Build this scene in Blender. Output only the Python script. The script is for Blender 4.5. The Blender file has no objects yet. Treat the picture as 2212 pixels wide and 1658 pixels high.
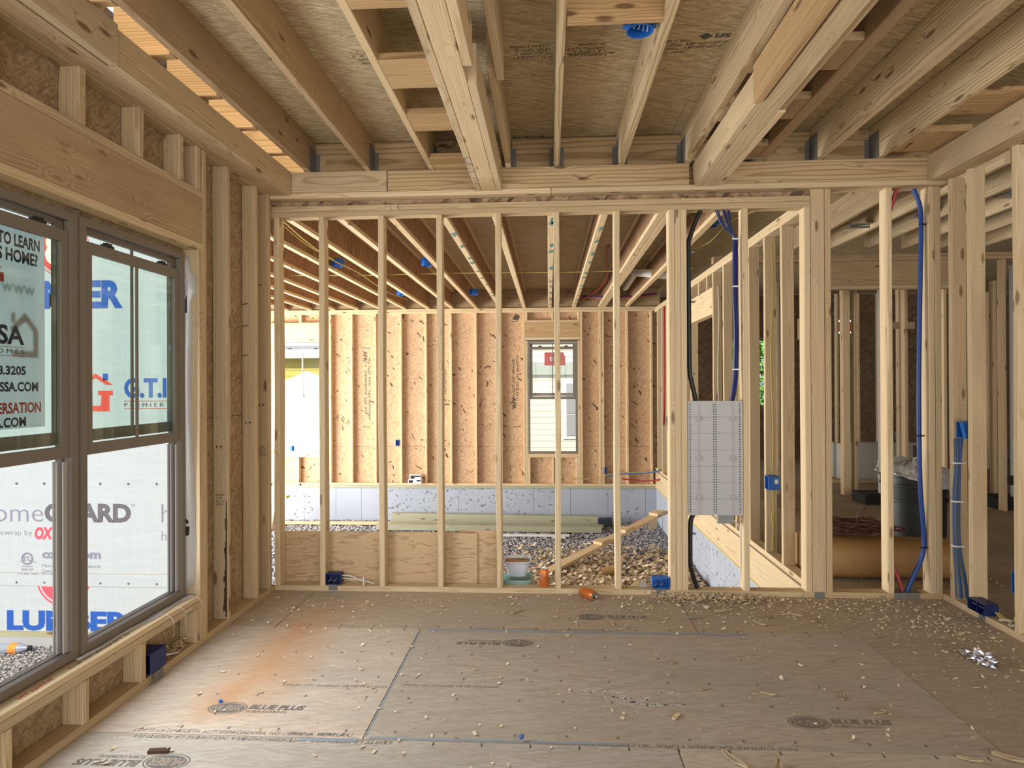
import bpy, bmesh, math, random
import numpy as np
from mathutils import Vector, Matrix
random.seed(7); NR = np.random.default_rng(7)
S = bpy.context.scene
COL = S.collection
PI = math.pi

# ------------------------------------------------------------------ camera
def cam_axes(yaw, pit, rol):
    yaw, pit, rol = map(math.radians, (yaw, pit, rol))
    f = Vector((-math.sin(yaw)*math.cos(pit), math.cos(yaw)*math.cos(pit), math.sin(pit)))
    r = Vector((math.cos(yaw), math.sin(yaw), 0)); u = r.cross(f)
    r2 = math.cos(rol)*r + math.sin(rol)*u; u2 = -math.sin(rol)*r + math.cos(rol)*u
    return r2, u2, -f
cd = bpy.data.cameras.new('camera'); cam = bpy.data.objects.new('camera', cd); COL.objects.link(cam)
r_, u_, b_ = cam_axes(3.26, .146, -.277)
cam.matrix_world = Matrix(((r_.x, u_.x, b_.x, 0), (r_.y, u_.y, b_.y, 0), (r_.z, u_.z, b_.z, 1.40), (0, 0, 0, 1)))
cd.sensor_width = 36; cd.lens = 1380/2212*36; cd.clip_start = .05; cd.clip_end = 200
S.camera = cam
# ------------------------------------------------------------------ light and exposure
S.view_settings.view_transform = 'Standard'; S.view_settings.look = 'None'
S.view_settings.exposure = 0.10; S.view_settings.gamma = 1.0; S.view_settings.use_curve_mapping = False
W = bpy.data.worlds.new('sky'); S.world = W; W.use_nodes = True
W.node_tree.nodes['Background'].inputs[0].default_value = (.80, .90, 1.0, 1)
W.node_tree.nodes['Background'].inputs[1].default_value = 1.1
def aim(o, d): o.rotation_euler = Vector(d).to_track_quat('-Z', 'Y').to_euler()
def sun(name, d, e, col, ang):
    l = bpy.data.lights.new(name, 'SUN'); l.energy = e; l.color = col; l.angle = ang
    o = bpy.data.objects.new(name, l); COL.objects.link(o); aim(o, d); return o
def area(name, loc, d, sx, sy, e, col):
    l = bpy.data.lights.new(name, 'AREA'); l.shape = 'RECTANGLE'; l.size = sx; l.size_y = sy; l.energy = e; l.color = col
    o = bpy.data.objects.new(name, l); COL.objects.link(o); o.location = loc; aim(o, d); return o
sun('sun', (.0, .79, -.57), 4.2, (1.0, .84, .60), .02)
area('rear_fill', (.4, -3.6, 1.5), (0, 1, .06), 5.0, 2.4, 130, (.98, .97, .95))  # added fill light behind the camera; the rear opening is invented
area('daylight_left_window', (-1.90, 2.55, 1.25), (1, 0, -.02), 1.5, 1.7, 46, (.92, .96, 1.0))
area('daylight_garage_door', (-6.3, 7.8, .5), (1, .0, .40), 4.6, 2.6, 800, (1.0, .97, .92))
area('house_rear_fill', (5.6, -3.6, 1.5), (0, 1, .05), 5.0, 2.4, 110, (1.0, .92, .80))  # added fill light for the dim house side, no known source there

# ------------------------------------------------------------------ materials
def nmat(name):
    m = bpy.data.materials.new(name); m.use_nodes = True
    nt = m.node_tree; return m, nt, nt.nodes['Principled BSDF']
def N(nt, t, ins=None, **kw):
    n = nt.nodes.new(t)
    for k, v in kw.items(): setattr(n, k, v)
    for k, v in (ins or {}).items():
        if hasattr(v, 'is_linked') or hasattr(v, 'links'): nt.links.new(v, n.inputs[k])
        else: n.inputs[k].default_value = v
    return n
def L(nt, a, b): nt.links.new(a, b)
def ramp(nt, fac, stops):
    n = nt.nodes.new('ShaderNodeValToRGB'); e = n.color_ramp.elements
    while len(e) < len(stops): e.new(.5)
    for i, (p, c) in enumerate(stops):
        e[i].position = p; e[i].color = (c[0], c[1], c[2], 1) if not isinstance(c, (int, float)) else (c, c, c, 1)
    L(nt, fac, n.inputs[0]); return n.outputs[0]
def mix(nt, fac, a, b, mode='MIX'):
    n = nt.nodes.new('ShaderNodeMix'); n.data_type = 'RGBA'; n.blend_type = mode
    for s, v in ((0, fac), (6, a), (7, b)):
        if hasattr(v, 'links'): L(nt, v, n.inputs[s])
        else: n.inputs[s].default_value = v if s == 0 else ((v[0], v[1], v[2], 1))
    return n.outputs[2]
def math_(nt, op, a, b=0.0):
    n = nt.nodes.new('ShaderNodeMath'); n.operation = op
    for i, v in enumerate((a, b)):
        if hasattr(v, 'links'): L(nt, v, n.inputs[i])
        else: n.inputs[i].default_value = v
    return n.outputs[0]
def vmath(nt, op, a, b):
    n = nt.nodes.new('ShaderNodeVectorMath'); n.operation = op
    for i, v in enumerate((a, b)):
        if hasattr(v, 'links'): L(nt, v, n.inputs[i])
        else: n.inputs[i].default_value = v
    return n.outputs[0]
def noise(nt, vec, sc, det=3, rough=.55):
    n = nt.nodes.new('ShaderNodeTexNoise'); n.inputs['Scale'].default_value = sc; n.inputs['Detail'].default_value = det
    n.inputs['Roughness'].default_value = rough; L(nt, vec, n.inputs['Vector']); return n.outputs[0]
def bump(nt, h, dist, st, bs):
    n = nt.nodes.new('ShaderNodeBump'); n.inputs['Distance'].default_value = dist; n.inputs['Strength'].default_value = st
    L(nt, h, n.inputs['Height']); L(nt, n.outputs[0], bs.inputs['Normal'])
def plain(name, c, rough=.5, metal=0., spec=.4, var=0., emit=None, alpha=1., trans=0.):
    m, nt, b = nmat(name)
    b.inputs['Base Color'].default_value = (*c, 1); b.inputs['Roughness'].default_value = rough
    b.inputs['Metallic'].default_value = metal; b.inputs['Specular IOR Level'].default_value = spec
    if trans: b.inputs['Transmission Weight'].default_value = trans
    if alpha < 1: b.inputs['Alpha'].default_value = alpha
    tc = N(nt, 'ShaderNodeTexCoord')
    nz = noise(nt, tc.outputs['Object'], 9, 4)
    v = max(var, .06)
    L(nt, mix(nt, nz, [x*(1-v) for x in c], [min(1, x*(1+v)) for x in c]), b.inputs['Base Color'])
    return m
def pine(name, tints, late=.62, ring=38, knot=.8, dirt=.25, gs=.7):
    """sawn lumber: growth rings around a pith that lies along the local X axis"""
    m, nt, b = nmat(name)
    tc = N(nt, 'ShaderNodeTexCoord'); oi = N(nt, 'ShaderNodeObjectInfo')
    wn = N(nt, 'ShaderNodeTexWhiteNoise', noise_dimensions='1D'); L(nt, oi.outputs['Random'], wn.inputs['W'])
    off = vmath(nt, 'MULTIPLY', wn.outputs['Color'], (20., .16, .16))
    off = vmath(nt, 'SUBTRACT', off, (0, .03, .03))
    p = vmath(nt, 'ADD', tc.outputs['Object'], off)
    lo = vmath(nt, 'MULTIPLY', p, (.9, 5., 5.))
    wv = N(nt, 'ShaderNodeTexNoise'); wv.inputs['Scale'].default_value = 1.3; wv.inputs['Detail'].default_value = 2; L(nt, lo, wv.inputs['Vector'])
    warp = vmath(nt, 'MULTIPLY', vmath(nt, 'SUBTRACT', wv.outputs['Color'], (.5, .5, .5)), (0, .05, .05))
    # knots
    vo = N(nt, 'ShaderNodeTexVoronoi', feature='F1'); L(nt, vmath(nt, 'MULTIPLY', p, (2.9, 10., 10.)), vo.inputs['Vector']); vo.inputs['Scale'].default_value = 1.
    kd = vo.outputs['Distance']
    kw = math_(nt, 'MULTIPLY', math_(nt, 'MAXIMUM', math_(nt, 'SUBTRACT', .34, kd), 0), .10)
    comb = N(nt, 'ShaderNodeCombineXYZ'); L(nt, kw, comb.inputs[1]); L(nt, kw, comb.inputs[2])
    q = vmath(nt, 'ADD', vmath(nt, 'ADD', p, warp), comb.outputs[0])
    q = vmath(nt, 'MULTIPLY', q, (.0, 1, 1))
    wa = N(nt, 'ShaderNodeTexWave', wave_type='RINGS', rings_direction='X', wave_profile='SAW')
    wa.inputs['Scale'].default_value = ring; wa.inputs['Distortion'].default_value = .6; wa.inputs['Detail'].default_value = 1; L(nt, q, wa.inputs['Vector'])
    rg = ramp(nt, wa.outputs['Fac'], [(0, 0.0), (.55, .12), (.85, 1.0), (1.0, .1)])
    sep = N(nt, 'ShaderNodeSeparateColor'); L(nt, wn.outputs['Color'], sep.inputs[0])
    base = ramp(nt, sep.outputs[2], [(i/(len(tints)-1), t) for i, t in enumerate(tints)])
    fine = noise(nt, vmath(nt, 'MULTIPLY', p, (2., 160., 160.)), 1, 2)
    streak = ramp(nt, fine, [(.3, .86), (.7, 1.08)])
    blot = noise(nt, vmath(nt, 'MULTIPLY', p, (1.6, 9., 9.)), 1.2, 4)
    c = mix(nt, 1., base, streak, 'MULTIPLY')
    dk = mix(nt, 1., c, (late, late*.86, late*.70), 'MULTIPLY')
    c = mix(nt, math_(nt, 'MULTIPLY', rg, gs), c, dk)
    c = mix(nt, math_(nt, 'MULTIPLY', ramp(nt, blot, [(.48, 0.), (.78, 1.)]), dirt), c, mix(nt, 1., c, (.58, .53, .48), 'MULTIPLY'))
    kn = ramp(nt, kd, [(.085, 1.), (.15, 0.)])
    c = mix(nt, math_(nt, 'MULTIPLY', kn, knot), c, (.12, .060, .028))
    L(nt, c, b.inputs['Base Color']); b.inputs['Roughness'].default_value = .72; b.inputs['Specular IOR Level'].default_value = .25
    bump(nt, math_(nt, 'ADD', fine, rg), .0006, .35, b)
    return m
def osb(name, cols, strand=(9., 62.), angs=(0., .5, -.6), dark=0., darkc=(.06, .035, .02), stain=.3, stainc=(.5, .48, .46), plane='XY', rough=.75, hair=0.):
    """strand board: three layers of long flakes lying at different angles"""
    m, nt, b = nmat(name)
    tc = N(nt, 'ShaderNodeTexCoord'); co = tc.outputs['Object']
    if plane != 'XY':
        sp = N(nt, 'ShaderNodeSeparateXYZ'); L(nt, co, sp.inputs[0]); cb = N(nt, 'ShaderNodeCombineXYZ')
        a, c2 = {'XZ': (0, 2), 'YZ': (1, 2), 'ZX': (2, 0), 'ZY': (2, 1)}[plane]
        L(nt, sp.outputs[a], cb.inputs[0]); L(nt, sp.outputs[c2], cb.inputs[1]); co = cb.outputs[0]
    val = None
    for i, a in enumerate(angs):
        mp = N(nt, 'ShaderNodeMapping'); mp.inputs['Rotation'].default_value = (0, 0, a); mp.inputs['Location'].default_value = (i*3.3, i*1.7, 0)
        L(nt, co, mp.inputs['Vector'])
        wz = N(nt, 'ShaderNodeTexNoise'); wz.inputs['Scale'].default_value = 6.; L(nt, mp.outputs[0], wz.inputs['Vector'])
        wp = vmath(nt, 'ADD', mp.outputs[0], vmath(nt, 'MULTIPLY', vmath(nt, 'SUBTRACT', wz.outputs['Color'], (.5, .5, .5)), (.018, .018, 0)))
        s = vmath(nt, 'MULTIPLY', wp, (strand[0], strand[1], 1))
        vo = N(nt, 'ShaderNodeTexVoronoi', feature='F1', voronoi_dimensions='2D'); vo.inputs['Scale'].default_value = 1; L(nt, s, vo.inputs['Vector'])
        sc = N(nt, 'ShaderNodeSeparateColor'); L(nt, vo.outputs['Color'], sc.inputs[0])
        if val is None: val = sc.outputs[0]; last = sc
        else:
            n = nt.nodes.new('ShaderNodeMix'); n.data_type = 'FLOAT'
            L(nt, math_(nt, 'GREATER_THAN', sc.outputs[1], .5), n.inputs[0]); L(nt, val, n.inputs[2]); L(nt, sc.outputs[0], n.inputs[3]); val = n.outputs[0]; last = sc
    fib = noise(nt, vmath(nt, 'MULTIPLY', co, (18., 190., 1)), 1, 3)
    c = ramp(nt, val, [(i/(len(cols)-1), t) for i, t in enumerate(cols)])
    c = mix(nt, 1., c, ramp(nt, fib, [(.25, .80), (.75, 1.15)]), 'MULTIPLY')
    if dark:
        mp = N(nt, 'ShaderNodeMapping'); mp.inputs['Rotation'].default_value = (0, 0, .9); L(nt, co, mp.inputs['Vector'])
        vo = N(nt, 'ShaderNodeTexVoronoi', feature='F1', voronoi_dimensions='2D'); vo.inputs['Scale'].default_value = 1
        wz = N(nt, 'ShaderNodeTexNoise'); wz.inputs['Scale'].default_value = 2.5; L(nt, co, wz.inputs['Vector'])
        wp = vmath(nt, 'ADD', mp.outputs[0], vmath(nt, 'MULTIPLY', vmath(nt, 'SUBTRACT', wz.outputs['Color'], (.5, .5, .5)), (.5, .5, 0)))
        L(nt, vmath(nt, 'MULTIPLY', wp, (9, 28, 1)), vo.inputs['Vector'])
        sc = N(nt, 'ShaderNodeSeparateColor'); L(nt, vo.outputs['Color'], sc.inputs[0])
        k = math_(nt, 'MULTIPLY', math_(nt, 'GREATER_THAN', sc.outputs[0], 1-dark), math_(nt, 'LESS_THAN', vo.outputs['Distance'], .30))
        c = mix(nt, math_(nt, 'MULTIPLY', k, .9), c, darkc)
    if hair:
        for sc2, th, a in (((9., 110., 1), .66, .25), ((14., 80., 1), .68, -.4)):
            mp = N(nt, 'ShaderNodeMapping'); mp.inputs['Rotation'].default_value = (0, 0, a); L(nt, co, mp.inputs['Vector'])
            hn = noise(nt, vmath(nt, 'MULTIPLY', mp.outputs[0], sc2), 1, 2)
            c = mix(nt, math_(nt, 'MULTIPLY', ramp(nt, hn, [(th, 0.), (th+.06, 1.)]), hair), c, mix(nt, 1., c, (.42, .38, .34), 'MULTIPLY'))
            c = mix(nt, math_(nt, 'MULTIPLY', ramp(nt, hn, [(.26, 1.), (.33, 0.)]), hair*.7), c, mix(nt, 1., c, (1.25, 1.25, 1.22), 'MULTIPLY'))
    st = noise(nt, co, 1.1, 5, .6)
    c = mix(nt, math_(nt, 'MULTIPLY', ramp(nt, st, [(.42, 0.), (.7, 1.)]), stain), c, mix(nt, 1., c, stainc, 'MULTIPLY'))
    L(nt, c, b.inputs['Base Color']); b.inputs['Roughness'].default_value = rough; b.inputs['Specular IOR Level'].default_value = .3
    bump(nt, math_(nt, 'ADD', val, fib), .0008, .4, b)
    return m, nt, b, c, co

M = {}
M['pine'] = pine('pine', [(.56, .43, .265), (.62, .48, .29), (.52, .385, .225), (.60, .455, .285), (.54, .435, .275)])
M['pine_pale'] = pine('pine_pale', [(.72, .55, .34), (.76, .60, .38), (.68, .51, .30)], late=.72, dirt=.12)
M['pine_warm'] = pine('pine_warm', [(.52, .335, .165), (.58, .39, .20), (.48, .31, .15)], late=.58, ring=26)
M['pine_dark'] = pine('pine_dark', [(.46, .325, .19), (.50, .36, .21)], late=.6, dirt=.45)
M['pine_plain'] = pine('pine_plain', [(.63, .50, .315), (.68, .54, .34), (.61, .48, .30)], late=.80, knot=.7, dirt=.15)
M['pine_grain'] = pine('pine_grain', [(.63, .49, .295), (.67, .53, .32), (.60, .45, .265)], late=.56, ring=17, knot=.8, dirt=.2, gs=.95)
M['pine_figured'] = pine('pine_figured', [(.50, .36, .195), (.56, .41, .23), (.46, .325, .17)], late=.55, ring=13, knot=.9, dirt=.25, gs=.9)
M['treated'] = pine('treated', [(.38, .39, .28), (.43, .43, .31), (.36, .37, .27)], late=.72)
M['osb_deck'] = osb('osb_deck', [(.38, .285, .165), (.48, .375, .225), (.54, .43, .26), (.64, .53, .34)], strand=(13, 120), angs=(0, .3, -.35), stain=.35, hair=.5)[0]
M['osb_wall'] = osb('osb_wall', [(.25, .165, .09), (.33, .225, .125), (.38, .27, .15), (.43, .32, .185)], strand=(22, 95), angs=(0, .9, -.8), plane='YZ')[0]
M['osb_gap'] = osb('osb_gap', [(.10, .06, .035), (.30, .19, .11), (.38, .26, .15), (.46, .34, .2)], strand=(8, 34), angs=(.2, .9, -.8), plane='XZ')[0]
M['osb_garage'] = osb('osb_garage', [(.50, .30, .17), (.60, .38, .22), (.66, .43, .26), (.70, .50, .31)], strand=(20, 85), angs=(.2, 1.1, -.8), dark=.07, stain=.15, plane='XZ')[0]
M['osb_web'] = osb('osb_web', [(.20, .10, .05), (.30, .165, .085), (.36, .21, .11), (.42, .27, .15)], strand=(9, 80), angs=(1.57, 1.4, 1.75), plane='YZ')[0]
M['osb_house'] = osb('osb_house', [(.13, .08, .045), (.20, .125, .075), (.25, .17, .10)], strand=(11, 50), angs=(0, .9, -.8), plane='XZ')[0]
def floor_mat():
    m, nt, b, c, co = osb('osb_floor', [(.52, .425, .33), (.58, .48, .38), (.62, .52, .415), (.66, .56, .455)], strand=(9, 80), angs=(0, .2, -.25), stain=.35, stainc=(.72, .69, .66), hair=.45)
    # every sheet has its own cast: pinkish new ones, greyer weathered ones
    sp0 = N(nt, 'ShaderNodeSeparateXYZ'); L(nt, co, sp0.inputs[0]); px, py = sp0.outputs[0], sp0.outputs[1]
    def gt(a, v): return math_(nt, 'GREATER_THAN', a, v)
    def lt(a, v): return math_(nt, 'LESS_THAN', a, v)
    c = mix(nt, math_(nt, 'MULTIPLY', lt(py, 2.5), lt(px, .49)), c, mix(nt, 1., c, (.80, .86, .92), 'MULTIPLY'))
    mid = math_(nt, 'MULTIPLY', gt(py, 2.5), lt(py, 3.655))
    c = mix(nt, math_(nt, 'MULTIPLY', math_(nt, 'MULTIPLY', mid, gt(px, -.745)), lt(px, 1.715)), c, mix(nt, 1., c, (.78, .80, .80), 'MULTIPLY'))
    c = mix(nt, math_(nt, 'MULTIPLY', mid, gt(px, 1.715)), c, mix(nt, 1., c, (.72, .66, .58), 'MULTIPLY'))
    c = mix(nt, gt(py, 3.655), c, mix(nt, 1., c, (.78, .73, .66), 'MULTIPLY'))
    c = mix(nt, gt(px, 2.6), c, mix(nt, 1., c, (.66, .60, .52), 'MULTIPLY'))
    # foot dirt: grey film, darker scuffs, an orange light glow painted in along the window side, bluish first row
    d1 = noise(nt, vmath(nt, 'MULTIPLY', co, (.8, 1.3, 1)), 1.4, 6, .62)
    c = mix(nt, ramp(nt, d1, [(.36, 0.), (.68, .6)]), c, (.36, .325, .275))
    sc = noise(nt, vmath(nt, 'MULTIPLY', co, (2.2, 16., 1)), 1.6, 4)
    c = mix(nt, ramp(nt, sc, [(.62, 0.), (.80, .42)]), c, (.20, .18, .155))
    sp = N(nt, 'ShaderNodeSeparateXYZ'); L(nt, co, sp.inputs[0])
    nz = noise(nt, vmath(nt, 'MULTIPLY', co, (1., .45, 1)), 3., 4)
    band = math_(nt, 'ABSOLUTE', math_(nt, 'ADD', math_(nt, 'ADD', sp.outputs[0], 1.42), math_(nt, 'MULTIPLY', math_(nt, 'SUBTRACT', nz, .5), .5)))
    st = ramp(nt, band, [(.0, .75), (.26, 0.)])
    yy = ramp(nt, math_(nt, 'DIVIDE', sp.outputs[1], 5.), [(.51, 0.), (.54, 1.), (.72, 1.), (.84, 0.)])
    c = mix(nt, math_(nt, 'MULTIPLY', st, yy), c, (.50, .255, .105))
    fl = noise(nt, co, 70, 2)
    c = mix(nt, ramp(nt, fl, [(.70, 0.), (.76, .6)]), c, (.68, .58, .46))
    L(nt, c, b.inputs['Base Color']); b.inputs['Roughness'].default_value = .62
    return m
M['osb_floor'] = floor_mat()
def concrete_mat():
    m, nt, b = nmat('concrete'); tc = N(nt, 'ShaderNodeTexCoord'); co = tc.outputs['Object']
    n1 = noise(nt, co, 1.2, 5, .6); n2 = noise(nt, co, 22, 3)
    c = mix(nt, n1, (.31, .345, .41), (.48, .515, .585))
    sp = N(nt, 'ShaderNodeSeparateXYZ'); L(nt, co, sp.inputs[0])
    # form-panel patches with bug holes
    pn = N(nt, 'ShaderNodeTexWhiteNoise', noise_dimensions='1D')
    L(nt, math_(nt, 'FLOOR', math_(nt, 'DIVIDE', math_(nt, 'ADD', sp.outputs[0], sp.outputs[1]), .61)), pn.inputs['W'])
    c = mix(nt, math_(nt, 'MULTIPLY', ramp(nt, n2, [(.60, 0.), (.66, 1.)]), math_(nt, 'GREATER_THAN', pn.outputs[0], .4)), c, (.15, .16, .18))
    L(nt, c, b.inputs['Base Color']); b.inputs['Roughness'].default_value = .85
    bump(nt, n2, .002, .3, b); return m
M['concrete'] = concrete_mat()
def gravel_mat(name, cols):
    m, nt, b = nmat(name); g = N(nt, 'ShaderNodeNewGeometry'); 
    c = ramp(nt, g.outputs['Random Per Island'], [(i/(len(cols)-1), t) for i, t in enumerate(cols)])
    L(nt, c, b.inputs['Base Color']); b.inputs['Roughness'].default_value = .8; return m
M['gravel'] = gravel_mat('gravel', [(.12, .12, .145), (.25, .255, .285), (.36, .36, .385), (.52, .51, .52), (.20, .205, .24)])
M['chips'] = gravel_mat('chips', [(.70, .57, .38), (.80, .67, .48), (.58, .45, .30), (.88, .77, .59)])
def ground_mat():
    m, nt, b = nmat('ground_gravel'); tc = N(nt, 'ShaderNodeTexCoord')
    vo = N(nt, 'ShaderNodeTexVoronoi'); vo.inputs['Scale'].default_value = 32; L(nt, tc.outputs['Object'], vo.inputs['Vector'])
    sc = N(nt, 'ShaderNodeSeparateColor'); L(nt, vo.outputs['Color'], sc.inputs[0])
    c = ramp(nt, sc.outputs[0], [(0, (.10, .10, .11)), (.5, (.27, .26, .26)), (1, (.46, .43, .41))])
    L(nt, c, b.inputs['Base Color']); b.inputs['Roughness'].default_value = .9
    bump(nt, math_(nt, 'SUBTRACT', 1., vo.outputs['Distance']), .02, .8, b); return m
M['ground'] = ground_mat()
def wrap_mat():
    m, nt, b = nmat('house_wrap'); tc = N(nt, 'ShaderNodeTexCoord'); co = tc.outputs['Object']
    w = noise(nt, vmath(nt, 'MULTIPLY', co, (120, 1, 5)), 1, 2)
    c = mix(nt, w, (.43, .50, .59), (.50, .57, .66)); L(nt, c, b.inputs['Base Color'])
    b.inputs['Roughness'].default_value = .5
    wr = noise(nt, vmath(nt, 'MULTIPLY', co, (1.2, 1, 5.)), 2., 4); bump(nt, wr, .012, .5, b); return m
M['wrap'] = wrap_mat()
def plywood_mat():
    m, nt, b = nmat('plywood'); tc = N(nt, 'ShaderNodeTexCoord'); oi = N(nt, 'ShaderNodeObjectInfo')
    p = vmath(nt, 'ADD', tc.outputs['Object'], vmath(nt, 'MULTIPLY', (7, 3, 5), (1, 1, 1)))
    n1 = noise(nt, vmath(nt, 'MULTIPLY', p, (1.1, 1, 9.)), 1.3, 3)
    wa = N(nt, 'ShaderNodeMath', operation='SINE'); L(nt, math_(nt, 'MULTIPLY', n1, 46.), wa.inputs[0])
    c = ramp(nt, wa.outputs[0], [(0, (.50, .34, .19)), (.6, (.55, .38, .22)), (1, (.37, .235, .12))])
    n2 = noise(nt, p, 2., 3); c = mix(nt, ramp(nt, n2, [(.5, 0.), (.75, .4)]), c, (.35, .235, .14))
    L(nt, c, b.inputs['Base Color']); b.inputs['Roughness'].default_value = .6; return m
M['plywood'] = plywood_mat()
def glass_mat(name, tint, gloss=.10):
    m = bpy.data.materials.new(name); m.use_nodes = True; nt = m.node_tree; nt.nodes.clear()
    o = nt.nodes.new('ShaderNodeOutputMaterial'); t = nt.nodes.new('ShaderNodeBsdfTransparent'); g = nt.nodes.new('ShaderNodeBsdfGlossy')
    t.inputs[0].default_value = (*tint, 1); g.inputs['Roughness'].default_value = .02
    lw = nt.nodes.new('ShaderNodeLayerWeight'); lw.inputs[0].default_value = .5
    mx = nt.nodes.new('ShaderNodeMixShader'); L(nt, math_(nt, 'ADD', math_(nt, 'MULTIPLY', math_(nt, 'POWER', lw.outputs['Facing'], 4.), gloss*4), gloss*.2), mx.inputs[0])
    L(nt, t.outputs[0], mx.inputs[1]); L(nt, g.outputs[0], mx.inputs[2]); L(nt, mx.outputs[0], o.inputs[0]); return m
M['glass'] = glass_mat('glass', (.915, .96, .94))
M['glass_clear'] = glass_mat('glass_clear', (.985, .99, .99), .06)
def sheet_mat(name, col, tr):
    m = bpy.data.materials.new(name); m.use_nodes = True; nt = m.node_tree; nt.nodes.clear()
    o = nt.nodes.new('ShaderNodeOutputMaterial'); d = nt.nodes.new('ShaderNodeBsdfDiffuse'); t = nt.nodes.new('ShaderNodeBsdfTranslucent'); g = nt.nodes.new('ShaderNodeBsdfGlossy')
    tc = N(nt, 'ShaderNodeTexCoord'); nz = noise(nt, tc.outputs['Object'], 14, 3)
    c = mix(nt, nz, [x*.9 for x in col], col)
    L(nt, c, d.inputs[0]); L(nt, c, t.inputs[0]); g.inputs['Roughness'].default_value = .25
    a = nt.nodes.new('ShaderNodeMixShader'); a.inputs[0].default_value = tr; L(nt, d.outputs[0], a.inputs[1]); L(nt, t.outputs[0], a.inputs[2])
    e = nt.nodes.new('ShaderNodeMixShader'); e.inputs[0].default_value = .08; L(nt, a.outputs[0], e.inputs[1]); L(nt, g.outputs[0], e.inputs[2])
    L(nt, e.outputs[0], o.inputs[0]); return m
M['sign'] = sheet_mat('sign_plastic', (.93, .95, .97), .72)
M['bag'] = sheet_mat('clear_bag', (.52, .51, .48), .35)
M['tyvek_scrap'] = sheet_mat('wrap_scrap', (.78, .77, .76), .4)
M['bottle'] = sheet_mat('bottle_plastic', (.55, .62, .80), .5)
M['frame'] = plain('bronze_vinyl', (.185, .155, .125), .45, var=.05)
M['frame_in'] = plain('light_vinyl', (.42, .39, .36), .45, var=.05)
M['white'] = plain('white_plastic', (.80, .80, .80), .4)
M['blue'] = plain('blue_plastic', (.018, .135, .50), .38)
M['navy'] = plain('navy_cable', (.010, .020, .11), .42)
M['cableblue'] = plain('blue_cable', (.06, .13, .30), .45)
M['pexblue'] = plain('blue_tube', (.012, .05, .24), .40)
M['pexred'] = plain('red_tube', (.35, .03, .03), .40)
M['yellow'] = plain('yellow_cable', (.52, .42, .12), .5)
M['whitecable'] = plain('white_cable', (.60, .58, .52), .5)
M['grey_cable'] = plain('grey_cable', (.30, .29, .27), .5)
M['black'] = plain('black_plastic', (.012, .014, .013), .42)
M['dark'] = plain('dark_hole', (.012, .011, .010), .9)
M['panel'] = plain('grey_panel', (.43, .43, .42), .45, var=.03)
M['galv'] = plain('galvanized_steel', (.17, .165, .155), .6, metal=.15)
M['nail'] = plain('nail_steel', (.07, .06, .05), .5, metal=.5)
M['orange_can'] = plain('orange_can', (.62, .17, .035), .32, metal=.35)
M['alu'] = plain('aluminium', (.62, .62, .64), .22, metal=1.)
M['foil'] = plain('foil', (.50, .50, .54), .28, metal=1.)
M['orange_label'] = plain('orange_label', (.85, .28, .05), .5)
M['aqua'] = sheet_mat('aqua_plastic', (.45, .62, .58), .55)
M['bowl'] = plain('bowl_plastic', (.58, .60, .68), .35)
M['kraft'] = plain('kraft_paper', (.33, .185, .065), .55, var=.12)
M['cord'] = plain('cord_copper', (.10, .034, .024), .5, var=.2)
M['pvc'] = plain('pvc_pipe', (.70, .68, .65), .35)
M['pipe'] = plain('grey_pipe', (.25, .25, .23), .5)
M['steelpost'] = plain('painted_steel', (.20, .19, .165), .5)
M['tub'] = plain('tub_acrylic', (.42, .40, .36), .4)
M['ink_grey'] = plain('ink_grey', (.13, .13, .16), .7)
M['ink_lav'] = plain('ink_lavender', (.24, .24, .36), .7)
M['ink_blue'] = plain('ink_blue', (.02, .10, .48), .7)
M['ink_navy'] = plain('ink_navy', (.025, .03, .10), .7)
M['ink_red'] = plain('ink_red', (.70, .07, .06), .7)
M['ink_pink'] = plain('ink_pink', (.80, .10, .16), .7)
M['ink_black'] = plain('ink_black', (.02, .018, .016), .8)
M['ink_stamp'] = plain('ink_stamp', (.085, .075, .065), .8)
M['ink_floor'] = plain('ink_floor', (.15, .135, .12), .8)
M['ink_faint'] = plain('ink_faint', (.19, .165, .14), .8)
M['blue_edge'] = plain('blue_edge_paint', (.26, .31, .37), .8, var=.3)
M['bark'] = plain('bark_dark', (.07, .035, .02), .9, var=.3)
M['leafchip'] = plain('wood_flake', (.50, .385, .25), .8, var=.2)
M['chalk'] = plain('white_powder', (.62, .59, .57), .9)
M['siding_yellow'] = plain('yellow_siding', (.66, .55, .16), .7)
M['siding_cream'] = plain('cream_siding', (.80, .77, .62), .7)
M['roof'] = plain('roof_shingle', (.30, .33, .37), .8)
M['greenband'] = plain('grey_green_trim', (.36, .42, .40), .7)
M['redposter'] = sheet_mat('red_poster', (.75, .12, .10), .5)
M['caulk'] = plain('yellow_sealer', (.62, .60, .25), .7)
M['chipyellow'] = plain('dull_yellow', (.48, .40, .18), .8)
M['redplastic'] = plain('pink_plastic', (.75, .12, .22), .5)
M['tarp'] = plain('dark_tarp', (.05, .06, .09), .6)
def foliage_mat():
    m, nt, b = nmat('foliage'); tc = N(nt, 'ShaderNodeTexCoord'); n = noise(nt, tc.outputs['Object'], 6, 5)
    L(nt, ramp(nt, n, [(.3, (.04, .14, .02)), (.55, (.16, .42, .08)), (.75, (.5, .8, .3))]), b.inputs['Base Color']); b.inputs['Roughness'].default_value = .7; return m
M['foliage'] = foliage_mat()

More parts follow.
